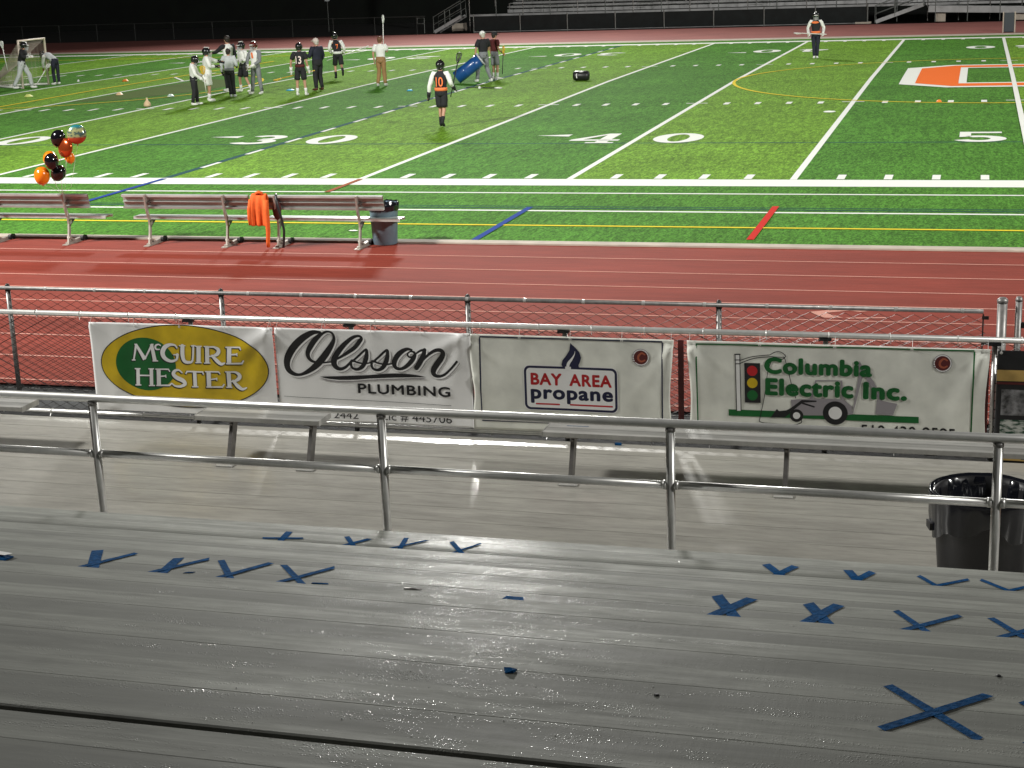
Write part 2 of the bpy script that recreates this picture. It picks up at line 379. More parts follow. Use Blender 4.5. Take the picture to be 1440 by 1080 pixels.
def numeral(ch, X, Y, flip=False):
    p = Paint(2)
    for q in DIG[ch]:
        p.poly([((X+(1.22-a) if flip else X+a), (Y+(2-b) if flip else Y+b)) for a, b in q])
    p.build('yard_number', M_WHITE)
def arrow(X, Y, flip=False, left=True):
    s = -1 if left else 1
    Paint(2).poly([(X, Y+.22), (X-s*.88, Y+.0), (X-s*.88, Y+.46)] if not (s > 0) else [(X, Y+.22), (X-.88, Y+.46), (X-.88, Y)]).build('arrow_mark', M_WHITE)
for k, n in ((-8, '1'), (-6, '2'), (-4, '3'), (-2, '4'), (0, '5'), (2, '4'), (4, '3')):
    X = k*5*YD
    numeral(n, X-1.64, 6.2); numeral('0', X+.40, 6.2)
    numeral('0', X-1.64, 40.3, True); numeral(n, X+.40, 40.3, True)
    if k < 0: arrow(X-2.75, 7.6); arrow(X-2.75, 40.3)
    elif k > 0: arrow(X+2.75, 7.6, left=False)
# midfield letter C: white border and orange body
def cpoly(pts, name, mt, lvl): 
    p = Paint(lvl)
    for q in pts: p.poly(q)
    return p.build(name, mt)
def cshape(g):   # g shrinks the arms on every side
    L, Rr, B, Tt = -3.55+g, 3.55-g, 20.35+g*1.6, 30.15-g*1.6
    iL, iB, iT = -1.45-g, 22.0-g*1.3, 28.5+g*1.3
    c = 1.35
    return [[(L, B+c), (L+1.5, B), (iL, B), (iL, Tt), (L+1.5, Tt), (L, Tt-c)],
            [(iL, B), (Rr-1.3, B), (Rr, B+c), (Rr, iB+.4), (1.4, iB), (iL, iB)],
            [(iL, iT), (1.4, iT), (Rr, iT-.4), (Rr, Tt-c), (Rr-1.3, Tt), (iL, Tt)]]
cpoly(cshape(0), 'midfield_letter_border', M_WHITE, 3)
oc = cshape(.24); oc[0] = [(-3.05, 21.95), (-1.9, 20.75), (-1.70, 20.75), (-1.70, 29.75), (-1.9, 29.75), (-3.05, 28.5)]
oc[1][0] = (-1.70, 20.75); oc[1][-1] = (-1.70, 21.7); oc[2][0] = (-1.70, 28.8); oc[2][-1] = (-1.70, 29.75)
cpoly(oc, 'midfield_letter', M_ORANGE, 4)
struct(field_sheet('far_verge', M_CONC, [51.3, 52.9], .0)); struct(sheet('far_track', -90, 70, 52.9, 65.4, -.002, M_TRACKF))
far_lanes = Paint()
for i in range(1, 9): far_lanes.rect(-90, 70, 52.9+i*1.28, 52.9+i*1.28+.06)
o = far_lanes.build('lane_line', M_LANE, z0=0); struct(o)
# near curb and track
cb = MB().box(-75, 60, -7.62, -7.36, -.06, .03).build('curb', M_CONC, bevel=.008); struct(cb)
track = struct(sheet('running_track', -75, 60, -16.80, -7.62, 0, M_TRACK))
for i, yy in enumerate((-8.65, -9.70, -10.72, -11.62, -12.50, -13.5, -14.5, -15.56, -16.62)):
    o = MB().quad((-75,yy-.022,.004), (60,yy-.022,.004), (60,yy+.022,.004), (-75,yy+.022,.004)).build('lane_line', M_LANE, track)
mk = MB()
for q in ([(-3.07,-12.05),(-2.75,-11.86),(-2.55,-11.90),(-2.86,-12.08),(-2.62,-12.34),(-2.85,-12.36)], [(-2.60,-12.33),(-2.55,-12.38),(-2.1,-12.30),(-2.12,-12.24)], [(-2.5,-11.85),(-2.35,-11.93),(-2.45,-11.98),(-2.6,-11.9)]):
    mk.poly([(a, b, .004) for a, b in q])
mk.build('lane_arrow', M_LANE, track)
struct(sheet('asphalt_strip', -60, 50, -18.4, -16.8, -.02, M_ASPH))
# ---------------------------------------------------------------- near stand: walkway deck
X0, X1 = -15.0, 4.5
def plank_mesh(name, L, W, T, mt, bev=.006, grooves=0):
    b = MB().box(-L/2, L/2, -W/2, W/2, -T, 0); me = b.mesh(name, mt)
    o = bpy.data.objects.new('t', me); bevelled(o, bev, 2); bpy.data.objects.remove(o); return me
deck = empty('walkway_deck', 'aluminium plank walkway deck behind the banner railing', 'walkway', (0,0,0)); deck['kind'] = 'structure'
del deck['category']
pw = .334; n = 0; y = -17.98
# every plank with two low ribs on its edges, joint recessed
def deck_plank(L, W):
    b = MB(); b.box(-L/2, L/2, -W/2+.001, W/2-.001, -.045, -.0012)
    b.box(-L/2, L/2, -W/2+.0008, -W/2+.009, -.006, 0); b.box(-L/2, L/2, W/2-.009, W/2-.0008, -.006, 0)
    return b.mesh('deck_plank', M_DECK)
dm = deck_plank(X1-X0, pw)
while y > -23.3:
    o = bpy.data.objects.new('plank', dm); COL.objects.link(o); o.parent = deck; o.location = ((X0+X1)/2, y-pw/2, 0); o.rotation_euler = (R(random.uniform(-.10, .10)), 0, 0); y -= pw
MB().box(X0, X1, -17.975, -17.955, -.20, -.01).build('edge_beam', M_DARKM, deck)
MB().box(X0, X1, y, y+.05, -.30, -.06).build('edge_beam', M_DARKM, deck)

# ---------------------------------------------------------------- near stand: rows of seat planks, foot boards and risers
stand = empty('bleacher_stand', 'rows of weathered aluminium bleacher seats stepping down to the walkway', 'bleachers', (0,-23.86,.8))
BX0, BX1 = -9.2, 3.2; L = BX1-BX0; cxm = (BX0+BX1)/2
def seat_mesh(W=.262, T=.045):
    # extruded plank: rounded nosings, shallow flutes along its length
    prof = [(-W/2, -T), (-W/2, -.004), (-W/2+.004, 0), (-.085, 0)]
    prof += [(-.030, 0), (-.029, -.0006), (.029, -.0006), (.030, 0)]
    prof += [(.085, 0), (W/2-.004, 0), (W/2, -.004), (W/2, -T)]
    b = MB(); k = len(prof)
    for xx in (-L/2, L/2): b.v += [(xx, a, c) for a, c in prof]
    for i in range(k-1): b.f.append((i, k+i, k+i+1, i+1)); b.m.append(0)
    b.f.append((k-1, 2*k-1, k, 0)); b.m.append(0); b.f.append(tuple(range(k))); b.m.append(0); b.f.append(tuple(reversed(range(k, 2*k)))); b.m.append(0)
    me = b.mesh('seat_plank', M_SEAT); 
    bm = bmesh.new(); bm.from_mesh(me); bmesh.ops.recalc_face_normals(bm, faces=bm.faces); bm.to_mesh(me); bm.free()
    return me
sm = seat_mesh(); fm = plank_mesh('foot_board', L, .19, .04, M_FOOT, .004); rm_ = None
RY, RZ = -23.86, 1.247
def rowY(n): return RY-.66*n
def rowZ(n): return RZ+.21*n
b = MB().box(-L/2, L/2, -.010, .010, -.09, .09); rmesh = b.mesh('riser_board', M_FOOT)
brk = MB().box(-.03, .03, -.10, .10, -.40, 0).box(-.06, .06, -.11, .11, -.008, 0).mesh('seat_bracket', M_DARKM)
def put(name, me, parent, loc):
    o = bpy.data.objects.new(name, me); COL.objects.link(o); o.parent = parent; o.location = Vector(loc)-Vector(parent.location); return o
for i in range(0, 12):
    Y, Z = rowY(i), rowZ(i)
    put('seat_plank', sm, stand, (cxm, Y-.131, Z)).rotation_euler = (R((0,-.3,.2,-.15,.1,.25,-.2,0,.2,-.2,.1,0)[i]), 0, 0)
    zd = Z-.43
    for j in range(3): put('foot_board', fm, stand, (cxm, Y+.40-.10-j*.197, zd))
    put('riser_board', rmesh, stand, (cxm, Y-.25, zd+.10))
    for xx in (-8.2, -6.4, -4.6, -2.8, -1.0, .8): put('seat_bracket', brk, stand, (xx, Y-.127, Z-.046))
b = MB()
for xx in (-8.4, -5.6, -2.8, 0, 2.8):
    for i in range(0, 12): b.box(xx-.04, xx+.04, rowY(i)-.2, rowY(i)-.12, -.3, rowZ(i)-.475)
    b.obox((xx, rowY(0)+.3, rowZ(0)-.56), (xx, rowY(11), rowZ(11)-.56), .08, .1)
b.box(BX0, BX1, RY+.40, RY+.43, -.05, RZ-.43)
b.build('understructure', M_DARKM, stand).location = -stand.location

# blue tape crosses on every third row
def tape_x(n, label, pts, w, group='blue tape crosses on the bleacher seats', extra=None):
    z = rowZ(n); c = pts[1]
    root = empty('tape_cross', label, 'tape mark', (c[0], c[1], z), group=group)
    for i, p in enumerate((pts[0], pts[2])):
        d = Vector((c[0]-p[0], c[1]-p[1])); t = min(2.0, max(0, (p[1]-(rowY(n)-.252))/(p[1]-c[1])))
        e = Vector(p)+d*t; ww = w[i] if isinstance(w, tuple) else w
        nn = Vector((-d.y, d.x)).normalized()*ww/2; N = 8; b = MB(); zz = .0014+.0012*i
        rnd = random.Random(int(c[0]*1000)+i)
        side = []
        for k in range(N+1):
            q = Vector(p).lerp(e, k/N)-Vector(c[:2]); j = .0008*rnd.uniform(-1, 1)
            bump = .0010*abs(math.sin(k*1.3+i))
            e1 = (rnd.uniform(-.010, .010) if k in (0, N) else 0); e2 = (rnd.uniform(-.010, .010) if k in (0, N) else 0); dn = d.normalized(); cr = rnd.uniform(-.0012, .0012)
            side.append((q+nn*(1+cr*30)+dn*e1, q-nn*(1-cr*30)+dn*e2, zz+bump))
        for k in range(N):
            a, b2, z1 = side[k]; c2, d2, z2 = side[k+1]
            b.quad((a.x, a.y, z1), (b2.x, b2.y, z1), (d2.x, d2.y, z2), (c2.x, c2.y, z2))
        b.build('tape_strip', M_TAPE, root)
    return root
TX = [
 (7, 'large complete blue tape cross on the nearest marked seat row, bottom right', [(-1.290,-28.488), (-1.180,-28.612), (-1.060,-28.496)], .026),
 (7, 'blue tape cross cut off by the right edge, on the nearest marked row', [(-.985,-28.506), (-.875,-28.625), (-.76,-28.50)], .026),
 (4, 'stubby wide blue tape cross, leftmost of four on the right of the middle marked row', [(-2.015,-26.492), (-1.955,-26.615), (-1.880,-26.498)], .046),
 (4, 'stubby wide blue tape cross, second of four on the right of the middle marked row', [(-1.672,-26.503), (-1.620,-26.610), (-1.560,-26.500)], .046),
 (4, 'thin-armed blue tape cross, third of four on the right of the middle marked row', [(-1.355,-26.507), (-1.265,-26.640), (-1.126,-26.517)], .026),
 (4, 'thin-armed blue tape cross near the right edge on the middle marked row', [(-1.020,-26.510), (-.930,-26.635), (-.80,-26.52)], .026),
 (1, 'wide blue tape chevron, leftmost of four on the right of the farthest marked row', [(-2.066,-24.532), (-1.990,-24.650), (-1.925,-24.532)], .044),
 (1, 'wide blue tape chevron, second of four on the right of the farthest marked row', [(-1.665,-24.532), (-1.612,-24.655), (-1.545,-24.540)], .044),
 (1, 'thin blue tape chevron before the black bin, third on the farthest row', [(-1.325,-24.541), (-1.235,-24.662), (-1.092,-24.555)], .026),
 (1, 'thin blue tape chevron at the right edge of the farthest marked row', [(-1.030,-24.540), (-.900,-24.662), (-.77,-24.555)], .026),
 (4, 'blue tape cross with one fat arm, leftmost on the left of the middle row', [(-4.650,-26.497), (-4.585,-26.640), (-4.470,-26.500)], (.050, .026)),
 (4, 'blue tape cross with short upright arm, second left on the middle marked row', [(-4.262,-26.512), (-4.255,-26.635), (-4.130,-26.500)], (.044, .026)),
 (4, 'thin blue tape cross, third on the left of the middle marked row', [(-4.073,-26.502), (-3.970,-26.648), (-3.850,-26.492)], .028),
 (4, 'thin blue tape cross, fourth and rightmost on the left of the middle marked row', [(-3.795,-26.500), (-3.685,-26.625), (-3.572,-26.492)], .026),
 (1, 'blue tape mark shaped like an L, leftmost on the farthest marked row', [(-4.672,-24.510), (-4.665,-24.625), (-4.552,-24.606)], (.040, .022)),
 (1, 'small frayed blue tape chevron, second on the left of the farthest marked row', [(-4.325,-24.540), (-4.262,-24.632), (-4.190,-24.548)], .028),
 (1, 'thin blue tape chevron with an upright arm, third on the farthest row', [(-4.000,-24.498), (-3.985,-24.622), (-3.875,-24.514)], (.028, .020)),
 (1, 'thin blue tape chevron in the bright glare, fourth on the farthest marked row', [(-3.742,-24.508), (-3.658,-24.630), (-3.578,-24.510)], (.028, .018)),
]
for a in TX: tape_x(*a)
def scrap(label, n, pts, mt=M_TAPE, name='tape_scrap', cat='tape scrap', up=.002):
    cx = sum(p[0] for p in pts)/len(pts); cy = sum(p[1] for p in pts)/len(pts); b = MB(); m_ = len(pts)
    top = [(x-cx, y-cy, up*(1+.8*math.sin(i*2.1))) for i, (x, y) in enumerate(pts)]
    b.v += top+[(x, y, .0006) for x, y, z in top]+[(0, 0, up*2.2)]
    for i in range(m_): b.f.append((i, (i+1) % m_, 2*m_)); b.m.append(0); b.f.append((i, m_+i, m_+(i+1) % m_, (i+1) % m_)); b.m.append(0)
    o = b.build(name, mt); o.location = (cx, cy, rowZ(n)); return tag(o, label, cat)
scrap('short blue tape scrap lying alone near the middle of the bleachers', 4, [(-2.815,-26.690), (-2.802,-26.650), (-2.735,-26.645), (-2.723,-26.692)])
scrap('small crumpled blue tape ball on the near seats', 7, [(-2.235,-28.58), (-2.225,-28.588), (-2.212,-28.580), (-2.200,-28.583), (-2.205,-28.60), (-2.225,-28.606)], up=.005)
scrap('little blue tape fleck beside the second left cross', 4, [(-4.165,-26.665), (-4.155,-26.655), (-4.120,-26.640), (-4.128,-26.652)])
scrap('loose blue tape end below the fourth left cross', 4, [(-3.60,-26.66), (-3.60,-26.672), (-3.53,-26.665), (-3.535,-26.655)])
scrap('faint grey tape remnant left on a seat', 4, [(-3.22,-26.640), (-3.22,-26.652), (-3.15,-26.650), (-3.15,-26.638)], M_DARKM)
o = scrap('crumpled blue and white tape wad at the far left edge of the seats', 4, [(-5.12,-26.66), (-5.06,-26.62), (-4.970,-26.628), (-4.985,-26.69), (-5.1,-26.73)], M_TAPE, 'tape_wad', 'tape scrap', .010)
b = MB().poly([(-.02,.0,.024), (.06,.0,.022), (.075,.035,.018), (.0,.045,.020)]); b.build('white_flap', M_INKW, o)
for lb, xx_, nn_, yy_ in (('tiny dark bolt head on the right of the near seats', -1.02, 6, -.10), ('tiny dark bolt head between the two tape groups', -1.83, 7, -.17)):
    o = MB().lathe([(.007,0),(.007,.002),(.004,.004)], 10).build('bolt_head', M_BLACK); o.location = (xx_, rowY(nn_)+yy_, rowZ(nn_)); tag(o, lb, 'bolt')
# pale crumbs
bits = MB(); rnd = random.Random(3)
for (nn, xa, xb, cnt) in ((7, -2.6, -1.7, 9), (8, -2.7, -2.0, 5), (2, -3.4, -2.6, 5), (4, -4.9, -.7, 8), (6, -3.8, -.8, 7), (8, -3.2, -.9, 6)):
    for _ in range(cnt):
        xx = rnd.uniform(xa, xb); yy = rowY(nn)-rnd.uniform(.02, .24); s = rnd.uniform(.0008, .0018)
        bits.ball((xx, yy, rowZ(nn)+s*.5), s*1.3, s, s*.7, 6)
tag(bits.build('crumbs', M_INKW), 'pale specks of grit scattered over the wet seats', 'grit', kind='stuff')

# ---------------------------------------------------------------- pipe railing in front of the first row
def pipe_mesh(L, r, n=16):
    return MB().tube([(-L/2,0,0),(L/2,0,0)], r, n).mesh('pipe', M_PIPE, True)
RYL = -23.40
PX = (-8.30, -6.49, -4.53, -2.76, -.95, .88, 2.7)
rail = empty('pipe_railing', 'two-rail aluminium pipe railing in front of the first seat row', 'railing', (0, RYL, 0))
for zz in (1.838,):
    b = MB()
    b.tube([(-9.2,0,zz),(3.2,0,zz)], .0265, 18); b.build('top_rail', M_PIPE, rail, True)
for a, c in zip(PX[:-1], PX[1:]):
    b = MB().tube([(a+.026,0,1.468),(c-.026,0,1.466)], .0245, 16); b.build('mid_rail', M_PIPE, rail, True)
    for xx, sg in ((a+.024, 1), (c-.024, -1)): MB().tube([(xx,0,1.467),(xx+sg*.022,0,1.467)], .0285, 16).build('rail_collar', M_PIPE, rail, True)
for xx in PX:
    MB().tube([(xx,0,.60),(xx,0,1.80)], .0262, 18).build('post', M_PIPE, rail, True)
    MB().tube([(xx,0,1.792),(xx,0,1.815)], .029, 16).build('post_collar', M_PIPE2, rail, True)
MB().tube([(-4.553,-.004,1.02),(-4.553,-.004,1.06)], .0275, 12).build('tape_wrap', M_TAPE, rail, True)

# ---------------------------------------------------------------- chain-link
def chain_mesh(name, x0, x1, z0, z1, mt, d=.082, r=.0022, yj=.0025):
    b = MB(); nx = int((x1-x0)/(d)); h = d/2
    nz = int((z1-z0)/h)
    for i in range(nx+1):
        x = x0+i*d; pts = []
        for k in range(nz+1):
            s = 1 if ((k+i) % 2) == 0 else -1
            pts.append((x+s*h*1.02, yj*(1 if (k+i) % 2 else -1), z0+k*h))
        # three-sided wire
        n0 = len(b.v)
        for p in pts:
            for a in range(3):
                an = 2*PI*a/3; b.v.append((p[0]+r*math.cos(an), p[1]+r*math.sin(an), p[2]))
        for k in range(len(pts)-1):
            for a in range(3): b.f.append((n0+k*3+a, n0+k*3+(a+1) % 3, n0+k*3+3+(a+1) % 3, n0+k*3+3+a)); b.m.append(0)
    return b
# track-side fence
FY = -17.05
fen = empty('chain_link_fence', 'low chain-link fence with grey pipe posts beside the running track', 'fence', (0, FY, 0))
FPX = (-14.0, -11.27, -8.71, -5.99, -3.45)
for xx in FPX:
    MB().tube([(xx,.02,-.02),(xx,.02,1.13)], .027, 14).build('post', M_PIPE2, fen, True)
    MB().lathe([(.031,1.12),(.031,1.15),(.024,1.185),(.012,1.20)], 14, (xx,.02,0)).build('post_cap', M_WIRE, fen, True)
MB().tube([(-15.5,0,1.155),(-1.0,0,1.155)], .021, 14).build('top_rail', M_PIPE2, fen, True)
b = MB(); 
for i in range(24): b.tube([(-15+i*.60,0,1.155),(-15+i*.60+.03,0,1.155)], .0235, 10)
b.build('rail_tie', M_TIE, fen)
cm = chain_mesh('m', -15.5, -1.0, .03, 1.13, M_WIRE, .080, .0050).build('chain_link', M_WIRE, fen); cm['kind'] = 'stuff'
MB().tube([(-15.5,.02,.02),(-1,.02,.02)], .006, 6).build('tension_wire', M_WIREL, fen)
b = MB()
for k in range(5): b.box(-1.01, -.95, -.01, .01, .12+k*.24, .15+k*.24)
b.tube([(-1.0,0,.02),(-1.0,0,1.13)], .007, 6); b.build('tension_bar', M_WIRE, fen)
gp = empty('gate_post', 'thick grey gate post at the end of the track fence', 'post', (-.835, FY, -.02))
MB().tube([(0,0,0),(0,0,1.27)], .045, 16).build('post', M_PIPE2, gp, True); MB().lathe([(.05,1.26),(.05,1.29),(.03,1.31)], 16).build('post_cap', M_PIPE2, gp, True)
gt = empty('gate', 'chain-link gate leaf standing right of the thick gate post', 'gate', (-.69, FY, .03))
MB().tube([(0,0,-.03),(0,0,1.24)], .03, 14).build('post', M_PIPE2, gt, True); MB().lathe([(.034,1.23),(.034,1.25),(.02,1.27)], 14).build('post_cap', M_PIPE2, gt, True)
MB().tube([(0.09,0,.05),(0.09,0,1.12),(1.2,0,1.12),(1.2,0,.05),(.09,0,.05)], .019, 12).build('gate_frame', M_PIPE2, gt, True)
b = MB().box(.02,.10,-.02,.02,.98,1.03).box(.02,.10,-.02,.02,.2,.25); b.build('hinge', M_WIRE, gt)
g = chain_mesh('m', .12, 1.18, .07, 1.09, M_WIRE, .080, .0050).build('chain_link', M_WIRE, gt); g['kind'] = 'stuff'

# guard railing carrying the banners
GY = -17.90
gr = empty('guard_railing', 'chain-link guard railing at the front of the walkway, hung with sponsor banners', 'railing', (0, GY, 0))
MB().tube([(-15,0,1.088),(4.5,0,1.088)], .0265, 18).build('top_rail', M_PIPE, gr, True)
MB().tube([(-15,0,.036),(-1.42,0,.036)], .0245, 16).build('bottom_rail', M_PIPE, gr, True)
MB().tube([(-1.47,0,.036),(-1.37,0,.036)], .033, 14).build('rail_end', M_PIPE2, gr, True)
MB().tube([(-.62,0,.036),(4.5,0,.036)], .0245, 16).build('bottom_rail', M_PIPE, gr, True)
GPX = (-13.4, -11.8, -8.66, -6.93, -4.78, -2.36, -.9, 1.5, 3.9)
for xx in GPX:
    MB().tube([(xx,.045,-.2),(xx,.045,1.07)], .024, 12).build('post', M_PIPE, gr, True)
for xx in GPX: MB().box(xx-.055, xx+.055, -.032, .03, 1.040, 1.062).build('bracket', M_BLACK, gr)
def torus(b, c, R1, r, n=14, m=6, axis='x'):
    base = len(b.v)
    for i in range(n):
        a = 2*PI*i/n
        for j in range(m):
            t = 2*PI*j/m; rr = R1+r*math.cos(t)
            b.v.append((c[0]+r*math.sin(t), c[1]+rr*math.cos(a), c[2]+rr*math.sin(a)))
    for i in range(n):
        for j in range(m):
            b.f.append((base+i*m+j, base+((i+1) % n)*m+j, base+((i+1) % n)*m+(j+1) % m, base+i*m+(j+1) % m)); b.m.append(b.mi)
tb = MB(); torus(tb, (0,0,0), .029, .0035); tb.tube([(.0,-.01,-.03),(.004,-.012,-.06)], .003, 5); tie = tb.mesh('wire_tie', M_TIE)
rnd = random.Random(5); xx = -14.8
while xx < 4.2:
    o = bpy.data.objects.new('wire_tie', tie); COL.objects.link(o); o.parent = gr; o.location = (xx, 0, 1.088); o.rotation_euler = (rnd.uniform(-.3,.3),0,rnd.uniform(-.3,.3))
    if xx < -1.5:
        o = bpy.data.objects.new('wire_tie', tie); COL.objects.link(o); o.parent = gr; o.location = (xx+.06, 0, .036); o.rotation_euler = (rnd.uniform(-2,2),0,rnd.uniform(-.3,.3))
    xx += rnd.uniform(.50, .58)
g = chain_mesh('m', -15, 4.4, .05, 1.06, M_WIRE, .080, .0050).build('chain_link', M_WIRE, gr); g['kind'] = 'stuff'; g.location.y = .03
# ---------------------------------------------------------------- banners
def catmull(pts, n=5):
    out = []
    P = [Vector(p) for p in pts]
    for i in range(len(P)-1):
        p0, p1, p2, p3 = P[max(i-1, 0)], P[i], P[i+1], P[min(i+2, len(P)-1)]
        for k in range(n):
            t = k/n; out.append(.5*((2*p1)+(-p0+p2)*t+(2*p0-5*p1+4*p2-p3)*t*t+(-p0+3*p1-3*p2+p3)*t**3))
    out.append(P[-1]); return out
class Art:
    """flat print in banner coordinates (u right, v up), draped over the cloth"""
    def __init__(s, ban): s.ban = ban; s.v = []; s.f = []; s.k = 0
    def poly(s, pts, off=0):
        n = len(s.v); s.v += [(p[0], p[1], off) for p in pts]; s.f.append(tuple(range(n, n+len(pts)))); return s
    def ellipse(s, cx, cy, rx, ry, n=40, off=0): return s.poly([(cx+rx*math.cos(2*PI*i/n), cy+ry*math.sin(2*PI*i/n)) for i in range(n)], off)
    def ring(s, cx, cy, rx, ry, t, n=40, a0=0, a1=360):
        for i in range(n):
            a, b = R(a0+(a1-a0)*i/n), R(a0+(a1-a0)*(i+1)/n)
            s.poly([(cx+rx*math.cos(a), cy+ry*math.sin(a)), (cx+rx*math.cos(b), cy+ry*math.sin(b)), (cx+(rx-t)*math.cos(b), cy+(ry-t)*math.sin(b)), (cx+(rx-t)*math.cos(a), cy+(ry-t)*math.sin(a))])
        return s
    def stroke(s, pts, smooth=True, n=5, caps=True):
        """pts: (u, v, width)"""
        P = catmull(pts, n) if smooth else [Vector(p) for p in pts]
        L, Rr = [], []
        for i, p in enumerate(P):
            a, b = P[max(i-1, 0)], P[min(i+1, len(P)-1)]
            d = Vector((b.x-a.x, b.y-a.y)); d = d.normalized() if d.length > 1e-9 else Vector((1, 0))
            if not smooth and 0 < i < len(P)-1:
                d1 = Vector((p.x-a.x, p.y-a.y)).normalized(); d2 = Vector((b.x-p.x, b.y-p.y)).normalized(); d = (d1+d2).normalized() if (d1+d2).length > .01 else d1
            nn = Vector((-d.y, d.x))*p.z/2; L.append((p.x+nn.x, p.y+nn.y)); Rr.append((p.x-nn.x, p.y-nn.y))
        for i in range(len(P)-1):
            s.k += 1; o = s.k*1e-6; q = len(s.v)
            s.v += [(L[i][0], L[i][1], o), (Rr[i][0], Rr[i][1], o), (Rr[i+1][0], Rr[i+1][1], o+1e-6), (L[i+1][0], L[i+1][1], o+1e-6)]; s.f.append((q, q+1, q+2, q+3))
        if caps:
            for e in (P[0], P[-1]): s.k += 1; s.ellipse(e.x, e.y, e.z/2, e.z/2, 12, s.k*1e-6)
        return s
    def text(s, txt, u0, v0, u1, v1, bold=0, skew=0, spacing=1.0):
        """text whose box (cap height, descenders excluded) fills u0..u1 by v0..v1"""
        V, F = glyphs(txt, 0, spacing+bold*1.5); xs = [p[0] for p in V]; H = CAPH
        a, c = min(xs), max(xs); q = bold*.75
        offs = [(0, 0)] if not bold else [(q*math.cos(2*PI*i/8), q*math.sin(2*PI*i/8)) for i in range(8)]
        for j, (ox, oy) in enumerate(offs):
            n = len(s.v)
            for x, y in V: s.v.append((u0+(x+ox-a+q)/(c-a+2*q)*(u1-u0), v0+(y+oy+q)/(H+2*q)*(v1-v0), j*1.5e-6))
            s.f += [tuple(n+i for i in f) for f in F]
        return s
    def build(s, name, mt, layer=1):
        bn = s.ban; me = bpy.data.meshes.new(name); me.from_pydata(s.v, [], s.f)
        bm = bmesh.new(); bm.from_mesh(me)
        us = [p[0] for p in s.v]; vs_ = [p[1] for p in s.v]; st = .025
        for ax, lo, hi in ((0, min(us), max(us)), (1, min(vs_), max(vs_))):
            t = math.ceil(lo/st)*st
            while t < hi:
                co = (t,0,0) if ax == 0 else (0,t,0); no = (1,0,0) if ax == 0 else (0,1,0)
                bmesh.ops.bisect_plane(bm, geom=bm.verts[:]+bm.edges[:]+bm.faces[:], plane_co=co, plane_no=no); t += st
        for v in bm.verts:
            u, vv, o = v.co; v.co = (u, -bn['f'](u, vv)-.0032-.0004*layer-o, vv)
        for f in bm.faces:
            f.normal_update()
            if f.normal.y > 0: f.normal_flip()
        bm.to_mesh(me); bm.free(); me.materials.append(mt); me.update()
        ob = bpy.data.objects.new(name, me); COL.objects.link(ob); ob.parent = bn['o']; return ob
_gc = {}
CAPH = .70
def glyphs(txt, bold, spacing):
    key = (txt, bold, spacing)
    if key not in _gc:
        cu = bpy.data.curves.new('t', 'FONT'); cu.body = txt; cu.offset = bold; cu.space_character = spacing; cu.resolution_u = 6; cu.fill_mode = 'FRONT'
        o = bpy.data.objects.new('t', cu); COL.objects.link(o); bpy.context.view_layer.update()
        me = bpy.data.meshes.new_from_object(o.evaluated_get(bpy.context.evaluated_depsgraph_get()))
        V = [(v.co.x, v.co.y) for v in me.vertices]; F = [tuple(p.vertices) for p in me.polygons]
        bpy.data.objects.remove(o); bpy.data.meshes.remove(me); _gc[key] = (V, F)
    return _gc[key]
_v, _f = glyphs('H', 0, 1); CAPH = max(p[1] for p in _v)
def banner(label, X, W, z0, H, mt, fn, curl=None, name='banner'):
    root = empty(name, label, 'banner', (X, GY-.042, 0), group=None)
    st = .025; nu = int(round(W/st)); nv = int(round(H/st)); b = MB()
    us = [min(i*st, W) for i in range(nu+1)]; 
    k0 = math.floor(z0/st); vv = [z0]+[k*st for k in range(k0+1, 90) if k*st < z0+H-1e-6]+[z0+H]
    us = sorted(set([0.0]+[k*st for k in range(1, 160) if k*st < W-1e-6]+[W]))
    for v in vv:
        for u in us:
            uu = u
            if curl: uu = u+curl(u, v)
            b.v.append((uu, -fn(u, v), v))
    m_ = len(us)
    for j in range(len(vv)-1):
        for i in range(m_-1): b.f.append((j*m_+i, j*m_+i+1, (j+1)*m_+i+1, (j+1)*m_+i)); b.m.append(0)
    o = b.build('vinyl_sheet', mt, root, True)
    sd = o.modifiers.new('thickness', 'SOLIDIFY'); sd.thickness = .0012; sd.offset = 1
    for u in (.03, W*.25, W*.5, W*.75, W-.03):
        b2 = MB(); v = z0+H-.022; c = (u, -fn(u, v)-.004, v)
        base = len(b2.v)
        for i in range(12):
            a = 2*PI*i/12
            for rr in (.007, .013): b2.v.append((c[0]+rr*math.cos(a), c[1]+(0 if rr > .01 else -.002), c[2]+rr*math.sin(a)))
        for i in range(12): j = (i+1) % 12; b2.f.append((base+2*i, base+2*j, base+2*j+1, base+2*i+1)); b2.m.append(0)
        b2.tube([(c[0], c[1]-.002, c[2]), (c[0]+.004, c[1]-.012, c[2]+.03), (c[0]+.002, .0, 1.088)], .0022, 5)
        b2.build('eyelet', M_TIE, root)
    return {'o': root, 'f': fn, 'W': W}
def drape(seed, amp, W, z0, H, folds=()):
    def fn(u, v):
        a = noise.noise(Vector((u*1.3+seed, v*.9, seed)))*amp+noise.noise(Vector((u*4.2+seed*3, v*2.1, 1.7)))*amp*.42
        a += noise.noise(Vector((u*7+seed, v*1.2, 9.1)))*amp*.22
        for (fu, fv, du, dv, wd, h) in folds:     # creases radiating from a tie
            x, y = u-fu, v-fv; L = math.hypot(du, dv); t = (x*du+y*dv)/L; s = (-x*dv+y*du)/L
            if t > 0: a += h*math.exp(-(s/(wd*1.4+t*.10))**2)*math.exp(-t/ (L))
        return a+amp
    return fn
def cA(x, y, w=None): u = .0509526+.0008322*x-5.42e-5*y; v = 1.0563797+2.8e-5*x-.0007994*y; return (u, v) if w is None else (u, v, w*.00081)
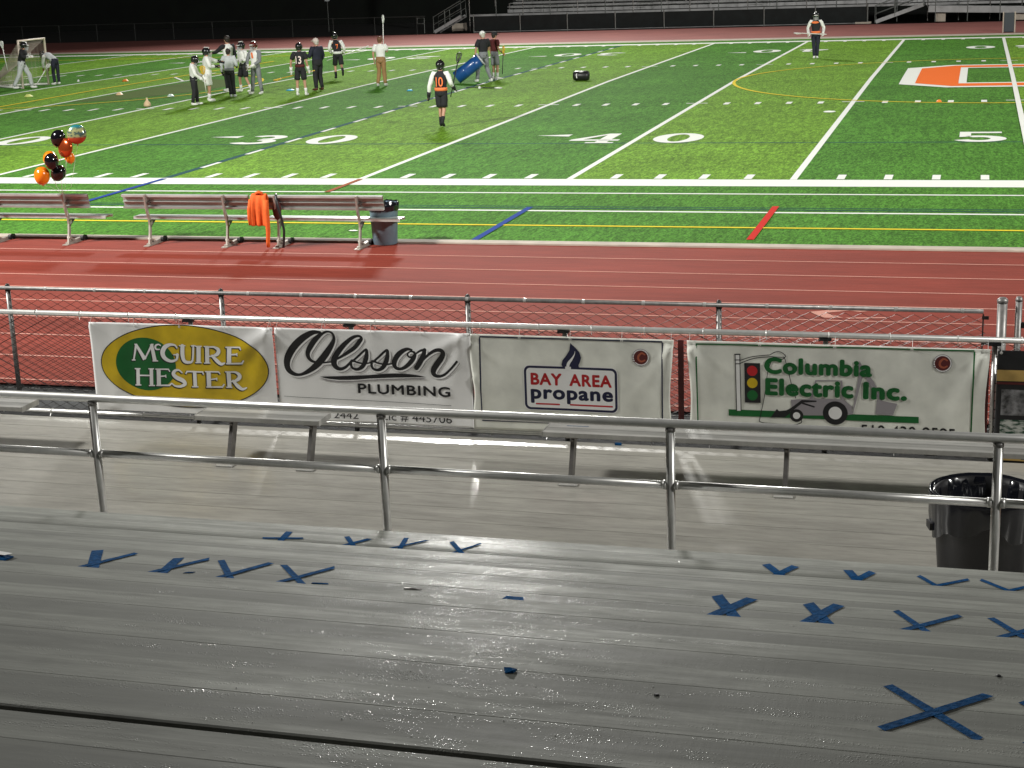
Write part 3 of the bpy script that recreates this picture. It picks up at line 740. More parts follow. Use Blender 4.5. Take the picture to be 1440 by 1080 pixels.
def cB(x, y, w=None): u = 1.022193+.0007547*x-3.82e-5*y; v = 1.0836866+2.51e-5*x-.0007362*y; return (u, v) if w is None else (u, v, w*.00075)
def cE(x, y, w=None): u = .3576597+.0010998*x-9.76e-5*y; v = 1.0069783+3.86e-5*x-.0010307*y; return (u, v) if w is None else (u, v, w*.00106)
def cD(x, y, w=None): u = .3670667+.0013141*x+2.1e-5*y; v = 1.0095986+5.17e-5*x-.0013826*y; return (u, v) if w is None else (u, v, w*.00135)

# 1: yellow oval
B1 = banner('white vinyl banner with a yellow oval and green disc, leftmost on the guard railing', -9.75, 2.03, .095, .925, M_VINYL,
   drape(1.3, .014, 2.03, .1, .92, [(2.0, 1.0, -.45, -.35, .035, .030), (2.0, 1.0, -.2, -.6, .03, .022), (0, 1.0, .3, -.5, .03, .014), (.2, .1, .1, .5, .05, .012), (2.02, .1, -.3, .5, .05, .016)]))
A = Art(B1).ellipse(1.03, .588, .936, .432, 72); A.build('oval_outline', M_INK, 1)
Art(B1).ellipse(1.03, .588, .925, .421, 72).build('yellow_oval', M_GOLD, 2)
Art(B1).ellipse(.604, .598, .345, .285, 56).build('disc_outline', M_GOLD, 3)
Art(B1).ellipse(.604, .598, .335, .276, 56).build('green_disc', M_INKG, 4)
MG = [ # upper line, then lower line: (points, smooth)
 ([(133,362,16),(158,212,24)],0), ([(155,205,26),(250,358,44)],0), ([(248,358,16),(322,210,20)],0), ([(318,205,34),(352,372,40)],0), ([(112,366,12),(152,366,12)],0), ([(330,374,12),(384,374,12)],0), ([(140,206,11),(170,206,11)],0),([(312,206,11),(338,206,11)],0),
 ([(408,218,13),(388,208,13),(364,216,18),(356,236,20),(368,256,16),(400,258,11)],1),
 ([(578,242,16),(558,217,18),(510,210,28),(455,235,42),(430,290,48),(452,345,42),(515,377,28),(572,360,22),(582,312,30)],1), ([(540,312,12),(598,312,12)],0),
 ([(635,225,42),(636,320,42),(655,375,36),(700,388,26),(738,365,20),(746,222,20)],1), ([(598,221,12),(665,221,12)],0), ([(722,221,12),(770,221,12)],0),
 ([(800,226,44),(800,388,44)],0), ([(768,226,12),(832,226,12)],0), ([(768,390,12),(832,390,12)],0),
 ([(885,230,42),(888,392,42)],0), ([(852,228,12),(900,228,12)],0), ([(856,394,12),(920,394,12)],0), ([(890,234,14),(955,234,20),(1000,262,38),(992,300,36),(945,324,20),(905,326,14)],1), ([(938,322,26),(985,370,38),(1030,402,30),(1066,392,14)],1),
 ([(1108,236,46),(1112,398,46)],0), ([(1070,236,14),(1215,236,18),(1228,262,14)],0), ([(1125,308,14),(1190,304,16)],0), ([(1190,290,10),(1192,322,10)],0), ([(1082,398,14),(1238,396,20),(1256,366,14)],0),
 ([(176,456,38),(180,618,38)],0), ([(316,456,36),(318,622,36)],0), ([(192,522,14),(308,522,14)],0), ([(142,454,12),(204,454,12)],0), ([(286,454,12),(344,454,12)],0), ([(150,620,12),(212,620,12)],0), ([(290,625,12),(352,625,12)],0),
 ([(390,460,42),(392,622,42)],0), ([(358,458,13),(490,460,16),(504,484,12)],0), ([(402,532,13),(462,528,14)],0), ([(462,514,10),(464,546,10)],0), ([(366,624,13),(500,624,18),(524,600,14)],0),
 ([(630,494,14),(596,468,18),(558,474,28),(540,508,38),(575,545,42),(635,572,44),(662,604,36),(620,632,26),(562,630,18),(526,604,14)],1),
 ([(668,506,13),(682,480,18),(842,484,18),(852,510,13)],0), ([(760,490,38),(768,630,38)],0), ([(734,634,12),(800,634,12)],0),
 ([(902,482,44),(908,632,44)],0), ([(866,480,13),(1005,482,16),(1020,506,12)],0), ([(916,560,13),(985,552,14)],0), ([(985,540,10),(987,572,10)],0), ([(880,636,13),(1040,636,18),(1062,606,14)],0),
 ([(1104,482,42),(1112,634,42)],0), ([(1070,480,12),(1118,480,12)],0), ([(1080,638,12),(1142,638,12)],0), ([(1108,484,14),(1170,484,20),(1212,514,38),(1205,550,36),(1160,576,20),(1124,578,14)],1), ([(1150,574,26),(1198,628,38),(1242,656,28),(1284,642,14)],1)]
for nm, mt, ly, dx, dy, gw in (('letter_shadow', M_INK, 5, -9, 8, 4), ('letter_outline', M_INK, 6, -2, 2, 5), ('letters', M_INKW, 7, 0, 0, 0)):
    A = Art(B1)
    for pts, sm_ in MG: A.stroke([cE(x+dx, y+dy, w+gw) for x, y, w in pts], bool(sm_), 5, bool(sm_))
    A.build(nm, mt, ly)
# 2: black script lettering
B2 = banner('white vinyl banner with large black script lettering, second from the left', -7.70, 2.02, .085, .935, M_VINYL,
   drape(4.1, .012, 1.98, .1, .92, [(1.95, 1.0, -.4, -.25, .03, .026), (1.95, 1.0, -.15, -.5, .03, .02), (.02, 1.0, .15, -.5, .035, .016), (1.0, 1.02, .05, -.4, .04, .008)]))
OS = [
 [(548,112,22),(500,102,38),(420,112,62),(300,182,84),(190,292,92),(120,420,88),(108,510,80),(132,580,70),(195,628,48),(275,640,34),(370,602,52),(462,538,74),(542,455,86),(620,350,78),(680,250,58),(702,180,38),(680,120,28),(630,97,24),(570,112,32),(490,172,60),(415,268,68),(372,360,58),(388,432,46),(442,474,32),(540,488,24),(665,480,18)],
 [(748,440,24),(860,372,42),(960,300,50),(1022,222,50),(1044,184,38),(1010,156,28),(930,178,42),(820,272,60),(735,385,70),(702,470,76),(722,535,64),(782,568,42),(850,545,34),(915,480,26)],
 [(940,470,26),(1010,405,26),(1100,326,30),(1112,380,48),(1098,460,58),(1058,540,50),(996,574,36),(936,556,32),(916,505,32),(930,462,28),(1000,488,22),(1080,502,20),(1160,490,18)],
 [(1198,478,26),(1268,413,26),(1358,334,30),(1370,388,48),(1356,468,58),(1316,548,50),(1254,582,36),(1194,564,32),(1174,513,32),(1188,470,28),(1258,496,22),(1338,510,20),(1440,502,18)],
]
OB = [
 [(545,352,26),(480,342,42),(400,382,62),(335,455,68),(308,535,64),(332,592,48),(398,608,38),(478,570,50),(556,488,60),(590,420,44),(572,382,28),(528,374,20),(492,402,20),(502,440,24),(550,450,24),(600,405,22),(665,362,28),(722,352,38)],
 [(722,352,50),(704,430,64),(655,525,70),(612,592,64)],
 [(690,500,22),(782,408,36),(868,356,44),(940,352,50),(972,392,60),(948,460,72),(890,540,76),(842,622,74),(850,682,58),(908,708,38),(990,684,32),(1080,602,30),(1160,505,30)],
 [(215,552,18),(300,532,20)],
]
def swash(A, dx=0, dy=0, g=0):
    top = [cA(525+dx-g,665+dy), cA(800+dx,658-g+dy), cA(1100+dx,650-g+dy), cB(0+dx,690-g+dy), cB(150+dx,678-g+dy), cB(330+dx,668-g+dy), cB(480+dx,672-g+dy), cB(620+dx,692-g+dy), cB(748+dx+g,722+dy)]
    bot = [cB(500+dx,722+g+dy), cB(250+dx,730+g+dy), cB(0+dx,740+g+dy), cA(1000+dx,704+g+dy), cA(850+dx,708+g+dy), cA(700+dx,704+g+dy), cA(600+dx,688+g+dy)]
    N = 10; 
    def samp(P, t):
        f = t*(len(P)-1); i = min(int(f), len(P)-2); a = Vector(P[i]).lerp(Vector(P[i+1]), f-i); return (a.x, a.y)
    bot = [top[-1]]+bot+[top[0]]; bot = bot[::-1]
    for k in range(N): A.poly([samp(top, k/N), samp(top, (k+1)/N), samp(bot, (k+1)/N), samp(bot, k/N)])
for nm, mt, ly, dx, dy, gw in (('letter_shadow', M_GREYI, 1, 24, 24, 2), ('letter_outline', M_VINYL, 2, 12, 12, 14), ('letters', M_INK, 3, 0, 0, 0)):
    A = Art(B2)
    for pts in OS: A.stroke([cA(x+dx, y+dy, w+gw) for x, y, w in pts], True, 6)
    for pts in OB: A.stroke([cB(x+dx, y+dy, w+gw) for x, y, w in pts], True, 6)
    A.build(nm, mt, ly)
A = Art(B2); swash(A, 10, 26, 0); A.build('swash_shadow', M_GREYI, 4); A = Art(B2); swash(A, 4, 10, 2); A.build('swash_outline', M_VINYL, 5)
A = Art(B2); swash(A); A.build('swash', M_INK, 6)
Art(B2).text('PLUMBING', .842, .384, 1.796, .482, .030, 0, 1.05).build('small_letters', M_INK, 4)
Art(B2).text('2442', .574, .12, .830, .185, .0, 0, 1.0).text('Lic # 445706', 1.08, .120, 1.80, .195, 0, 0, 1.0).build('small_letters', M_INK, 4)
Art(B2).stroke([(.055, .323, .004), (1.80, .298, .004)], False, caps=False).build('rule_line', M_INK, 4)
# 3: flame and rounded box
B3 = banner('stained white banner with a rounded navy box and flame, third from the left', -5.69, 1.97, .075, .94, M_VINYL2,
   drape(7.7, .009, 1.97, .08, .94, [(1.95, .95, -.1, -.5, .03, .03), (1.95, .95, -.22, -.3, .03, .018), (.02, .9, .06, -.5, .03, .022), (0.0, .6, .12, -.2, .03, .018)]),
   curl=lambda u, v: (-.045*math.exp(-((v-.45)/.4)**2)*max(0, (u-1.80)/.17) if u > 1.8 else .03*max(0, (.1-u)/.1)*math.exp(-((v-.45)/.2)**2)))
fr = Art(B3)
for a, c in (((.10, .990), (1.858, .994)), ((.095, .165), (1.853, .170))): fr.stroke([(a[0], a[1], .013), (c[0], c[1], .013)], False, caps=False)
for a, c in (((.10, .983), (.095, .172)), ((1.858, .987), (1.853, .177))): fr.stroke([(a[0], a[1], .013), (c[0], c[1], .013)], False, caps=False)
fr.build('border_line', M_NAVY, 1)
def rbox(u0, v0, u1, v1, r, n=6):
    out = []
    for cx, cy, a in ((u1-r, v1-r, 0), (u0+r, v1-r, 90), (u0+r, v0+r, 180), (u1-r, v0+r, 270)):
        for i in range(n+1): t = R(a+90*i/n); out.append((cx+r*math.cos(t), cy+r*math.sin(t)))
    return out
Art(B3).poly(rbox(.518, .286, 1.436, .732, .062)).build('rounded_box', M_INKW, 1)
Art(B3).poly(rbox(.526, .294, 1.428, .724, .056)).build('rounded_box', M_NAVY, 2); Art(B3).poly(rbox(.549, .316, 1.405, .702, .036)).build('rounded_box_face', M_INKW, 3)
FL = [(.905,.716),(.895,.745),(.905,.785),(.945,.835),(.975,.885),(.985,.955),(1.03,.915),(1.072,.865),(1.086,.815),(1.075,.775),(1.06,.745),(1.062,.716)]
A = Art(B3)
for i in range(5): A.poly([FL[i], FL[i+1], FL[10-i], FL[11-i]])
A.build('flame', M_NAVY, 4)
A = Art(B3); A.stroke([(.955,.712,.030),(.962,.755,.028),(.995,.800,.020),(1.022,.845,.008),(1.028,.875,.003)]); A.poly([(.93,.690),(.985,.690),(.985,.725),(.93,.725)]); A.build('flame_gap', M_INKW, 5)
Art(B3).text('BAY', .590, .537, .893, .655, .050, 0, 1.02).build('red_letters', M_REDI, 4); Art(B3).text('AREA', .965, .537, 1.376, .655, .050, 0, 1.02).build('red_letters', M_REDI, 4)
Art(B3).text('propane', .586, .400, 1.386, .538, .050, 0, 1.04).build('navy_letters', M_NAVY, 4)
Art(B3).stroke([(.640,.352,.015),(.862,.352,.015)], False).stroke([(.972,.354,.015),(1.376,.354,.015)], False).build('red_underline', M_REDI, 4)
def club_logo(B, cx, cy, r=.072):
    Art(B).ellipse(cx, cy, r*1.12, r*1.12).build('club_badge', M_GREYI, 4); Art(B).ellipse(cx, cy, r*1.05, r*1.05).build('club_badge', M_INKW, 5)
    Art(B).ellipse(cx, cy, r*.92, r*.92).build('club_badge', M_MAROON, 6)
    A = Art(B); A.stroke([(cx+r*.52, cy+r*.38, r*.2), (cx+r*.1, cy+r*.56, r*.24), (cx-r*.32, cy+r*.12, r*.30), (cx-r*.28, cy-r*.32, r*.28), (cx+r*.12, cy-r*.54, r*.24), (cx+r*.52, cy-r*.36, r*.2)]); A.build('club_badge', M_ORI, 7)
    A = Art(B)
    for k in range(4): A.poly([(cx-r*.45, cy+r*(.45-k*.3)), (cx-r*1.18, cy+r*(.30-k*.3)), (cx-r*.45, cy+r*(.25-k*.3))])
    A.build('club_badge', M_MAROON, 8)
club_logo(B3, 1.655, .840)
Art(B3).text('925-422-6550', 1.30, .155, 1.78, .205).build('small_letters', M_INK, 4) if False else None
# 4: electric contractor artwork
B4 = banner('long stained white banner with a traffic light, street lamp and backhoe drawing', -3.61, 2.68, .075, .94, M_VINYL2,
   drape(2.9, .010, 2.68, .08, .94, [(.03, .95, .1, -.5, .03, .03), (.03, .95, .25, -.35, .03, .016), (2.62, .96, -.2, -.5, .04, .03), (2.62, .96, -.06, -.6, .03, .02), (2.4, .1, -.05, .5, .05, .016)]),
   curl=lambda u, v: (.04*math.exp(-((v-.45)/.4)**2)*max(0, (.17-u)/.17) if u < .17 else (-.035*math.exp(-((v-.5)/.4)**2)*max(0, (u-2.5)/.18))))
fr = Art(B4)
for a, c in (((.09, .985), (2.540, .998)), ((.105, .165), (2.538, .168))): fr.stroke([(a[0], a[1], .013), (c[0], c[1], .013)], False, caps=False)
for a, c in (((.094, .978), (.107, .172)), ((2.540, .991), (2.538, .176))): fr.stroke([(a[0], a[1], .013), (c[0], c[1], .013)], False, caps=False)
fr.build('border_line', M_INKG, 1)
Art(B4).poly([cD(10,458), cD(1300,505), cD(1300,548), cD(10,502)]).build('ground_stripe', M_INKG, 1)
A = Art(B4)   # grey backhoe body, cab, boom and bucket
for q in ([(442,392),(600,384),(800,388),(850,432),(860,432),(850,490),(800,500),(450,498)], [(610,258),(790,262),(790,268),(610,266)], [(610,258),(620,258),(590,385),(572,385)], [(778,262),(790,262),(800,390),(788,390)],
          [(860,470),(905,200),(920,260),(885,400),(862,490),(830,490)], [(905,132),(935,190),(920,262),(890,180)], [(925,170),(1000,270),(1060,400),(1035,395),(950,255)], [(1022,392),(1158,418),(1128,496),(1012,488)]):
    A.poly([cD(x, y) for x, y in q], A.k*1e-5); A.k += 1
A.build('backhoe_body', M_GREYI, 2)
A = Art(B4); A.poly([cD(x, y) for x, y in ((300,515),(345,455),(360,470),(425,462),(440,480),(400,512))], 0); A.k += 5
A.stroke([cD(380,490,22), cD(440,462,22), cD(520,402,20), cD(612,402,10)], False); A.stroke([cD(520,415,12), cD(600,440,10)], False); A.build('loader_arm', M_INK, 3)
for (x, y, r) in ((480, 500, 46), (743, 482, 84)):
    u, v = cD(x, y); q = r*.00131
    Art(B4).ellipse(u, v, q, q).build('drawn_tyre', M_INK, 4); Art(B4).ellipse(u, v, q*.54, q*.54).build('drawn_hub', M_INKW, 5)
A = Art(B4).poly([cD(62,84), cD(92,84), cD(96,468), cD(68,468)]); A.build('lamp_pole_face', M_INKW, 2)
A = Art(B4)
for s in ([(60,84,5),(66,470,5)], [(92,84,5),(97,468,5)], [(58,84,8),(94,84,8)], [(58,122,6),(94,122,6)], [(62,148,6),(94,148,6)], [(94,125,5),(180,100,5),(300,88,5)], [(94,145,5),(190,112,5),(310,100,5)], [(300,88,5),(340,68,5),(380,72,5),(408,100,5),(380,104,5),(310,100,5)], [(322,104,5),(345,118,5),(385,118,5),(405,102,5)]):
    A.stroke([cD(*p) for p in s], len(s) > 2)
A.stroke([cD(318,108,5), cD(285,200,5), cD(262,360,5), cD(222,540,5)], True); A.stroke([cD(400,106,5), cD(425,200,5), cD(450,300,5), cD(475,380,5)], True)
A.stroke([cD(222,540,5), cD(260,552,5), cD(380,560,5), cD(470,562,5), cD(512,548,5), cD(512,530,5)], True)
A.build('lamp_outline', M_INK, 3)
Art(B4).poly([cD(122,142), cD(232,144), cD(234,414), cD(124,412)]).build('signal_case', M_INK, 4)
for y, mt in ((196, M_REDI), (278, M_GOLD), (362, M_INKG)):
    u, v = cD(177, y); Art(B4).ellipse(u, v, .048, .048, 24).build('signal_lens', mt, 5)
Art(B4).text('Columbia', .712, .728, 1.671, .882, .068, 0, 1.0).text('Electric', .722, .525, 1.512, .688, .068, 0, 1.0).text('Inc.', 1.595, .522, 1.980, .684, .068, 0, 1.0).build('green_letters', M_INKG, 6)
Art(B4).text('510-430-9595', 1.583, .175, 2.404, .285, .014, 0, 1.0).build('small_letters', M_INK, 2)
club_logo(B4, 2.275, .878)
# 5: black banner, cut by the frame
T = NT('printed_portrait'); v1 = T.noise(T.mapping((5, 1, 5)), 1.6, 4); v2 = T.noise(T.mapping((18, 1, 18)), 1.5, 3)
T.link(T.mix(T.rng(T.math('ADD', T.math('MULTIPLY', v1, .7), T.math('MULTIPLY', v2, .3)), .38, .62, 0, 1), (.03, .03, .03, 1), (.30, .30, .31, 1)), T.b.inputs['Base Color']); T.b.inputs['Roughness'].default_value = .4; M_PH1 = T.m
T = NT('printed_scene'); v1 = T.noise(T.mapping((8, 1, 22)), 1.6, 4)
T.link(T.mix(T.rng(v1, .42, .58, 0, 1), (.01, .05, .025, 1), (.5, .52, .48, 1)), T.b.inputs['Base Color']); T.b.inputs['Roughness'].default_value = .4; M_PH2 = T.m
B5 = banner('black banner with gold bands and small photographs, beside the pole on the right', -.875, 1.95, -.02, 1.03, M_BLACK, drape(5.5, .008, 1.95, 0, 1.0))
Art(B5).poly([(.0,.735),(1.95,.745),(1.95,.845),(.0,.835)]).build('gold_band', M_TAN, 1)
Art(B5).poly([(.0,.705),(1.95,.715),(1.95,.735),(.0,.725)]).build('maroon_band', M_MAROON, 1)
Art(B5).poly([(.0,.01),(1.95,.01),(1.95,.085),(.0,.085)]).build('gold_band', M_TAN, 1)
for k in range(4): Art(B5).poly([(.045+k*.42,.425),(.42+k*.42,.425),(.42+k*.42,.66),(.045+k*.42,.66)]).build('portrait_print', M_PH1, 1); Art(B5).poly([(.045+k*.42,.20),(.42+k*.42,.20),(.42+k*.42,.385),(.045+k*.42,.385)]).build('scene_print', M_PH2, 1)
# red streamer strips showing between the loose banner edges
for X in (-3.665, -.965):
    b = MB()
    for k in range(10):
        z = .16+k*.085; b.quad((-.028,-.004*(k % 2),z), (.028,-.004*(k % 2),z), (.026,-.004*((k+1) % 2),z+.085), (-.026,-.004*((k+1) % 2),z+.085))
    o = b.build('ribbon', M_MAROON); o.location = (X, GY-.03, 0)
    tag(o, 'dark red strip hanging in the gap between the '+('flame banner and the traffic light banner' if X < -2 else 'traffic light banner and the black banner'), 'ribbon')
    sd = o.modifiers.new('thickness', 'SOLIDIFY'); sd.thickness = .002
# ---------------------------------------------------------------- low benches on the walkway
def walk_bench(label, xa, xb, posts, drop=False):
    root = empty('walkway_bench', label, 'bench', ((xa+xb)/2, -18.96, 0), group='low aluminium benches on the walkway')
    cx = (xa+xb)/2
    for k in (-1, 1):
        b = MB().box(xa-cx, xb-cx, -.0715+k*.0735, .0715+k*.0735, .385, .430); b.build('seat_plank', M_WBENCH, root, bevel=.005)
    for e in (xa, xb): MB().box(e-cx-.004, e-cx+.004, -.146, .146, .380, .433).build('end_cap', M_WBENCH, root)
    for px in posts:
        b = MB(); x = px-cx
        b.box(x-.045, x+.045, -.24, -.232+.0, .0, .0) if False else None
        b.obox((x, -.18, .012), (x, -.03, .385), .095, .035, (1,0,0)); b.box(x-.06, x+.06, -.12, .12, .372, .385)
        b.obox((x, -.10, .33), (x, .12, .378), .05, .02, (1,0,0)); b.build('bench_leg', M_DARKM, root)
        MB().box(x-.08, x+.08, -.33, -.10, 0, .014).build('foot_plate', M_WBENCH, root, bevel=.003)
    return root
walk_bench('low aluminium bench whose end just shows at the far left of the walkway', -12.6, -9.88, (-12.2, -10.5))
walk_bench('short aluminium bench on two grey legs in front of the script banner', -8.05, -6.80, (-7.70, -6.90))
walk_bench('long aluminium bench below the traffic light banner', -4.69, 1.6, (-4.43, -2.57, -.62, 1.2))
tag(MB().box(-.10, .10, -.004, .004, 0, .0016).build('tape_scrap', M_TAPE), 'short blue tape strip on the left end of the long walkway bench', 'tape scrap').location = (-4.42, -18.89, .4305)
tag(MB().box(-.03, .03, -.012, .012, 0, .02).build('tape_scrap', M_TAPE), 'bit of blue tape under the long bench beside the bottom rail', 'tape scrap').location = (-4.25, -18.02, 0)
# ---------------------------------------------------------------- black bin with liner
bn = empty('waste_bin', 'large black waste bin lined with a shiny black bag at the right of the walkway', 'waste bin', (-.985, -21.30, 0))
MB().lathe([(.26,0),(.275,.01),(.335,.78),(.345,.80),(.345,.835),(.325,.835),(.315,.78),(.25,.05),(.02,.04)], 40, closed=True).build('bin_body', M_BLACK, bn, True)
b = MB(); n = 96; rnd = random.Random(2); ph = [rnd.uniform(0, 6.3) for _ in range(6)]
prof = [(.352,.60,.9),(.360,.68,.8),(.366,.76,.5),(.371,.815,.25),(.368,.845,.10),(.350,.850,.12),(.325,.83,.5),(.308,.76,1),(.292,.62,1),(.27,.42,1),(.20,.30,.6),(.02,.27,0)]
for i, (r, z, kx) in enumerate(prof):
    for k in range(n):
        a = 2*PI*k/n
        wv = (math.sin(a*9+ph[0]+z*3)*.35+math.sin(a*17+ph[1]-z*5)*.3+math.sin(a*31+ph[2])*.2+math.sin(a*5+ph[3])*.35)
        rr = r+wv*.020*kx+noise.noise(Vector((math.cos(a)*3, math.sin(a)*3, z*4)))*.022*kx; zz = z+((math.sin(a*7+ph[4])*.03+math.sin(a*3)*.05) if i == 0 else 0)+wv*.010*kx
        b.v.append((rr*math.cos(a), rr*math.sin(a), zz))
for i in range(len(prof)-1):
    for k in range(n): b.f.append((i*n+k, i*n+(k+1) % n, (i+1)*n+(k+1) % n, (i+1)*n+k)); b.m.append(0)
b.build('bin_liner', M_BAG, bn, True)
b = MB()
for a in (R(195), R(15)): b.obox((.35*math.cos(a)-.05*math.sin(a), .35*math.sin(a)+.05*math.cos(a), .60), (.35*math.cos(a)+.05*math.sin(a), .35*math.sin(a)-.05*math.cos(a), .60), .05, .05)
b.build('bin_handle', M_BLACK, bn)

# ---------------------------------------------------------------- team benches by the track
def team_bench(label, cx, half=1.15):
    root = empty('team_bench', label, 'bench', (cx, -8.05, 0), group='aluminium team benches with backs beside the track')
    # back plank: channel section, open side towards the stand
    b = MB(); s = math.sin(R(12)); 
    def tilt(y, z): return (y*math.cos(R(12))-z*math.sin(R(12)), y*math.sin(R(12))+z*math.cos(R(12)))
    def slab(y0, y1, z0, z1, ox=0, oy=0, oz=0, x0=-half, x1=half):
        n = len(b.v)
        for x in (x0, x1):
            for y, z in ((y0,z0),(y1,z0),(y1,z1),(y0,z1)):
                q = tilt(y, z); b.v.append((x, q[0]+oy, q[1]+oz))
        b.f.extend([(n,n+3,n+2,n+1),(n+4,n+5,n+6,n+7),(n,n+1,n+5,n+4),(n+1,n+2,n+6,n+5),(n+2,n+3,n+7,n+6),(n+3,n,n+4,n+7)]); b.m += [0]*6
    slab(.0, .008, 0, .24, oy=-.02, oz=.625); slab(-.045, .0, .232, .24, oy=-.02, oz=.625); slab(-.045, .0, 0, .008, oy=-.02, oz=.625)
    slab(-.045, -.038, .205, .232, oy=-.02, oz=.625); slab(-.045, -.038, .008, .035, oy=-.02, oz=.625); slab(-.03, 0, .115, .121, oy=-.02, oz=.625)
    b.build('back_plank', M_BENCH, root)
    b = MB().box(-half+.1, half+.22, .06, .31, .455, .463).box(-half+.1, half+.22, .06, .066, .418, .455).box(-half+.1, half+.22, .304, .31, .418, .455).box(-half+.1, half+.22, .18, .186, .43, .455)
    b.build('seat_plank', M_BENCH, root)
    for x in (-.70, .72):
        b = MB(); pts = [(x,-.14,.86),(x,-.10,.60),(x,-.045,.46),(x,-.03,.34),(x,-.06,.18),(x,-.10,.03)]
        for p, q in zip(pts[:-1], pts[1:]): b.obox(p, q, .062, .028, (1,0,0))
        b.build('support_post', M_POSTB, root)
        b = MB().obox((x,-.06,.40), (x,.22,.425), .03, .035, (1,0,0)).obox((x,-.04,.30), (x,.14,.405), .025, .03, (1,0,0)).obox((x+.03,-.11,.70),(x+.03,-.03,.74), .05, .05, (1,0,0))
        b.build('seat_bracket', M_DARKM, root)
        b = MB(); b.box(x-.05, x+.05, -.24, .34, 0, .014); b.obox((x,-.16,.02), (x,.28,.045), .04, .06, (1,0,0)); b.obox((x,-.10,.12),(x,.10,.03), .03, .05, (1,0,0)); b.build('foot_plate', M_POSTB, root)
        b = MB()
        for dy in (.27, .36): b.tube([(x+.02,dy,.045),(x+.07,dy,.045)], .042, 12)
        b.build('caster', M_BLACK, root)
    return root
team_bench('aluminium team bench at the far left under the balloons', -16.63)
team_bench('middle aluminium team bench left of the orange jacket', -13.68)
team_bench('aluminium team bench nearest the grey bin, orange jacket on its left end', -11.34)
# grey bin at the bench end
gb = empty('trash_can', 'round grey trash can with black liner at the right end of the team benches', 'trash can', (-10.36, -7.66, 0))
MB().lathe([(.19,0),(.20,.01),(.235,.62),(.245,.64),(.245,.67),(.225,.67),(.19,.05),(.02,.04)], 28, closed=True).build('can_body', M_BINGR, gb, True)
b = MB(); n = 48
for i, (r, z) in enumerate([(.252,.56),(.256,.62),(.258,.675),(.245,.69),(.22,.66),(.19,.45),(.02,.4)]):
    for k in range(n):
        a = 2*PI*k/n; wv = math.sin(a*9)*.5+math.sin(a*15+1)*.5; b.v.append(((r+wv*.006)*math.cos(a), (r+wv*.006)*math.sin(a), z+wv*(.012 if i < 4 else 0)))
for i in range(6):
    for k in range(n): b.f.append((i*n+k, i*n+(k+1) % n, (i+1)*n+(k+1) % n, (i+1)*n+k)); b.m.append(0)
b.build('can_liner', M_BAG, gb, True)
# jacket and strap
M_JKT = mat('orange_fleece', (.80, .13, .018), .85, noise_amt=.1, nscale=20)
def cloth(name, rows, mt, parent, thick=.014, loc=None):
    """rows: list of lists of points -> draped sheet"""
    b = MB(); m_ = len(rows[0])
    for r in rows: b.v += [tuple(p) for p in r]
    for j in range(len(rows)-1):
        for i in range(m_-1): b.f.append((j*m_+i, j*m_+i+1, (j+1)*m_+i+1, (j+1)*m_+i)); b.m.append(0)
    o = b.build(name, mt, parent, True); sd = o.modifiers.new('t', 'SOLIDIFY'); sd.thickness = thick; sd.offset = 0
    ss = o.modifiers.new('s', 'SUBSURF'); ss.levels = 1; ss.render_levels = 1; return o
jk = empty('jacket', 'orange jacket draped over the bench back with one sleeve reaching the ground', 'jacket', (-12.27, -8.25, 0))
jk.scale = (.86, 1, 1)
def jrow(z, x0, x1, y, amp, ph):
    return [((x0+(x1-x0)*i/10), y+amp*math.sin(i*1.9+ph)+.3*amp*math.sin(i*4.1+ph), z+.006*math.sin(i*2.3)) for i in range(11)]
cloth('jacket_body', [jrow(.70,-.15,.13,.12,.012,0), jrow(.86,-.16,.14,.07,.008,0), jrow(.905,-.16,.14,.03,.005,.3), jrow(.88,-.17,.15,-.03,.012,.5), jrow(.75,-.20,.16,-.06,.026,.8), jrow(.60,-.22,.18,-.055,.032,1.0), jrow(.48,-.23,.19,-.045,.034,1.2), jrow(.37,-.22,.18,-.04,.034,1.5)], M_JKT, jk)
MB().tube([(.13,-.02,.80),(.145,-.045,.62),(.155,-.05,.45),(.15,-.045,.28),(.135,-.05,.12),(.13,-.045,.03)], [.055,.052,.046,.042,.038,.034], 10).build('sleeve', M_JKT, jk, True)
MB().tube([(-.17,-.02,.80),(-.20,-.05,.64),(-.21,-.05,.5),(-.20,-.045,.39)], [.045,.045,.04,.035], 10).build('sleeve', M_JKT, jk, True)
MB().tube([(-.07,.0,.90),(.0,-.03,.925),(.07,.0,.90)], .028, 8).build('collar', M_JKT, jk, True)
st_ = MB().tube([(0,.02,.88),(.02,-.04,.86),(.05,-.06,.70),(.10,-.05,.50),(.13,-.05,.30),(.11,-.05,.10),(.09,-.04,.02)], .020, 8).build('bag_strap', M_BLACK, None, True); st_.location = (-12.0, -8.22, 0)
tag(st_, 'black strap hanging from the bench back just right of the orange jacket', 'strap')
sh = empty('sports_bag', 'dark bag hanging behind the bench between the jacket and the strap', 'bag', (-12.03, -8.14, .48))
MB().ball((0,0,.14), .08, .05, .17, 12).build('bag_body', mat('bag_maroon', (.07,.012,.012), .7), sh, True); MB().tube([(-.04,0,.28),(0,-.02,.40),(.04,0,.28)], .008, 6).build('handle', M_BLACK, sh)

